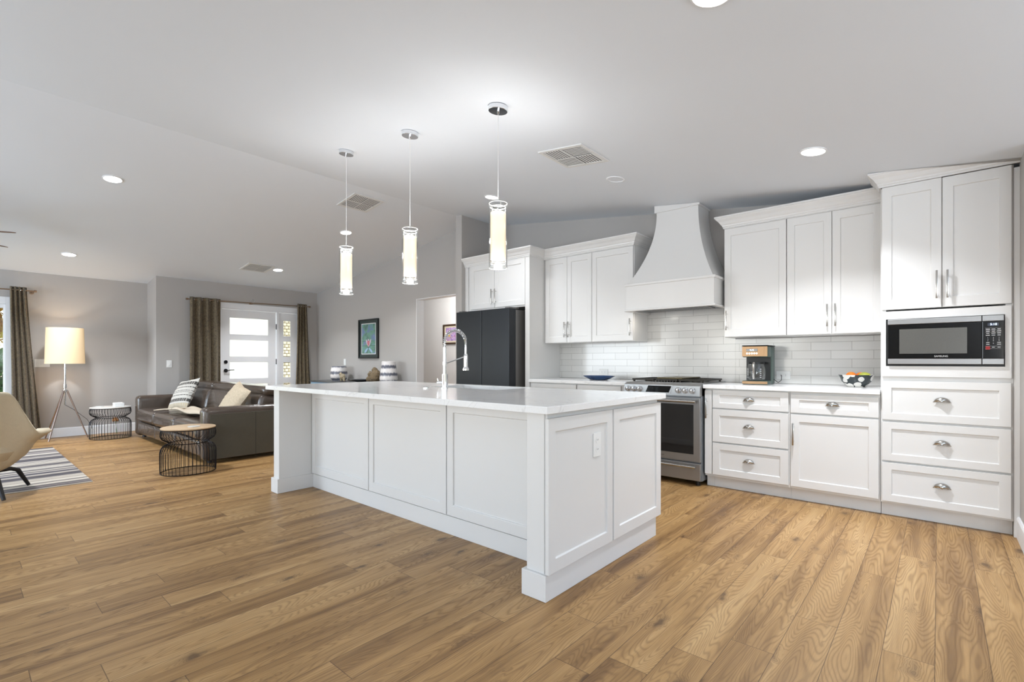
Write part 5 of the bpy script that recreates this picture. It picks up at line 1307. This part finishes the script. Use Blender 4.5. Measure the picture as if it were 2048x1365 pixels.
for k in range(4):
    a = R(25 + 90 * k) - AR; d = Vector((math.cos(a), math.sin(a), 0)); zf_ = 0.013 if k == 0 else 0.022
    MB().tube([d * 0.04 + Vector((0, 0, 0.195)), d * 0.24 + Vector((0, 0, 0.195)), d * 0.29 + Vector((0, 0, 0.175)), d * 0.37 + Vector((0, 0, zf_))], [0.018, 0.018, 0.019, 0.013], 10).obj('leg', 'dark_wood', t, smooth=True)
t.location = (AX, AY, 0.0); t.rotation_euler = (0, 0, AR)

# ---------------------------------------------------------------- ceiling fan
FCX, FCY, FCZ = -7.37, -0.25, 2.40
t = thing('ceiling_fan', 'brown-bladed ceiling fan whose blade tips reach in at the left edge', 'ceiling fan', (FCX, FCY, FCZ))
b = MB(); b.cyl((FCX, FCY, FCZ + 0.06), (FCX, FCY, cz(FCX) - 0.03), 0.012, n=12).lathe([(0, 0.06), (0.05, 0.06), (0.07, 0.0)], (FCX, FCY, cz(FCX) - 0.075), 24); b.obj('downrod', 'bronze', t, smooth=True)
MB().lathe([(0, -0.08), (0.07, -0.075), (0.11, -0.03), (0.11, 0.03), (0.06, 0.06), (0, 0.06)], (FCX, FCY, FCZ), 32).obj('motor', 'bronze', t, smooth=True)
for k in range(5):
    a = R(54 + 72 * k); M_ = Matrix.Translation((FCX, FCY, FCZ)) @ Matrix.Rotation(a, 4, 'Z') @ Matrix.Rotation(R(9), 4, 'X')
    b = MB(); b.poly([(0.14, -0.035, 0), (0.20, -0.055, 0), (0.74, -0.068, 0), (0.80, -0.03, 0), (0.80, 0.045, 0), (0.76, 0.068, 0), (0.20, 0.055, 0), (0.14, 0.035, 0)], (0, 0, 0.007))
    b.box(0.09, 0.20, -0.02, 0.02, 0.0075, 0.012)
    bmesh.ops.transform(b.bm, matrix=M_, verts=b.bm.verts); b.obj('blade', 'fan_blade', t)

# ---------------------------------------------------------------- outside the patio window and front door
o = MB().box(-22, XL - 0.16, -9, 2.1, -0.22, -0.10).obj('lawn', 'outside_grass', off=(0, 0, 0)); tag(o, 'green lawn outside the patio window', 'lawn', kind='stuff')
o = MB().box(-22, XL - 0.16, 2.1, 9, -0.22, -0.10).obj('porch_slab', 'table_stone', off=(0, 0, 0)); struct(o)
def leafy(name, label, x, y, z, r, m, n, seed, trunk=True):
    t = thing(name, label, 'tree', (x, y, -0.10)); rs = random.Random(seed)
    b = MB()
    for k in range(n):
        d = Vector((rs.gauss(0, 1), rs.gauss(0, 1), rs.gauss(0, 1))).normalized() * r * rs.uniform(0.5, 1.0)
        c = Vector((x, y, z)) + Vector((d.x, d.y, d.z * 0.9)); s_ = rs.uniform(0.07, 0.15)
        u = Vector((rs.gauss(0, 1), rs.gauss(0, 1), rs.gauss(0, 1))).normalized(); w = u.cross(Vector((0.3, 0.5, 0.8))).normalized()
        vs = [b.bm.verts.new(c + u * s_), b.bm.verts.new(c + w * s_ * 0.5), b.bm.verts.new(c - u * s_), b.bm.verts.new(c - w * s_ * 0.5)]
        b.bm.faces.new(vs)
    b.obj('foliage', m, t)
    MB().cyl((x, y, -0.098), (x, y, z), 0.07, 0.03, n=8).obj('trunk', 'bark', t)
leafy('autumn_tree', 'yellow-leaved tree outside the patio window', -13.6, 0.45, 2.35, 1.05, 'leaf_yellow', 1500, 5)
leafy('shrub', 'green shrub on the lawn outside the patio window', -16.6, 0.65, 0.75, 0.75, 'leaf_green', 900, 6)

bpy.context.view_layer.update()
for o in bpy.data.objects:
    if '_base' in o.keys(): del o['_base']
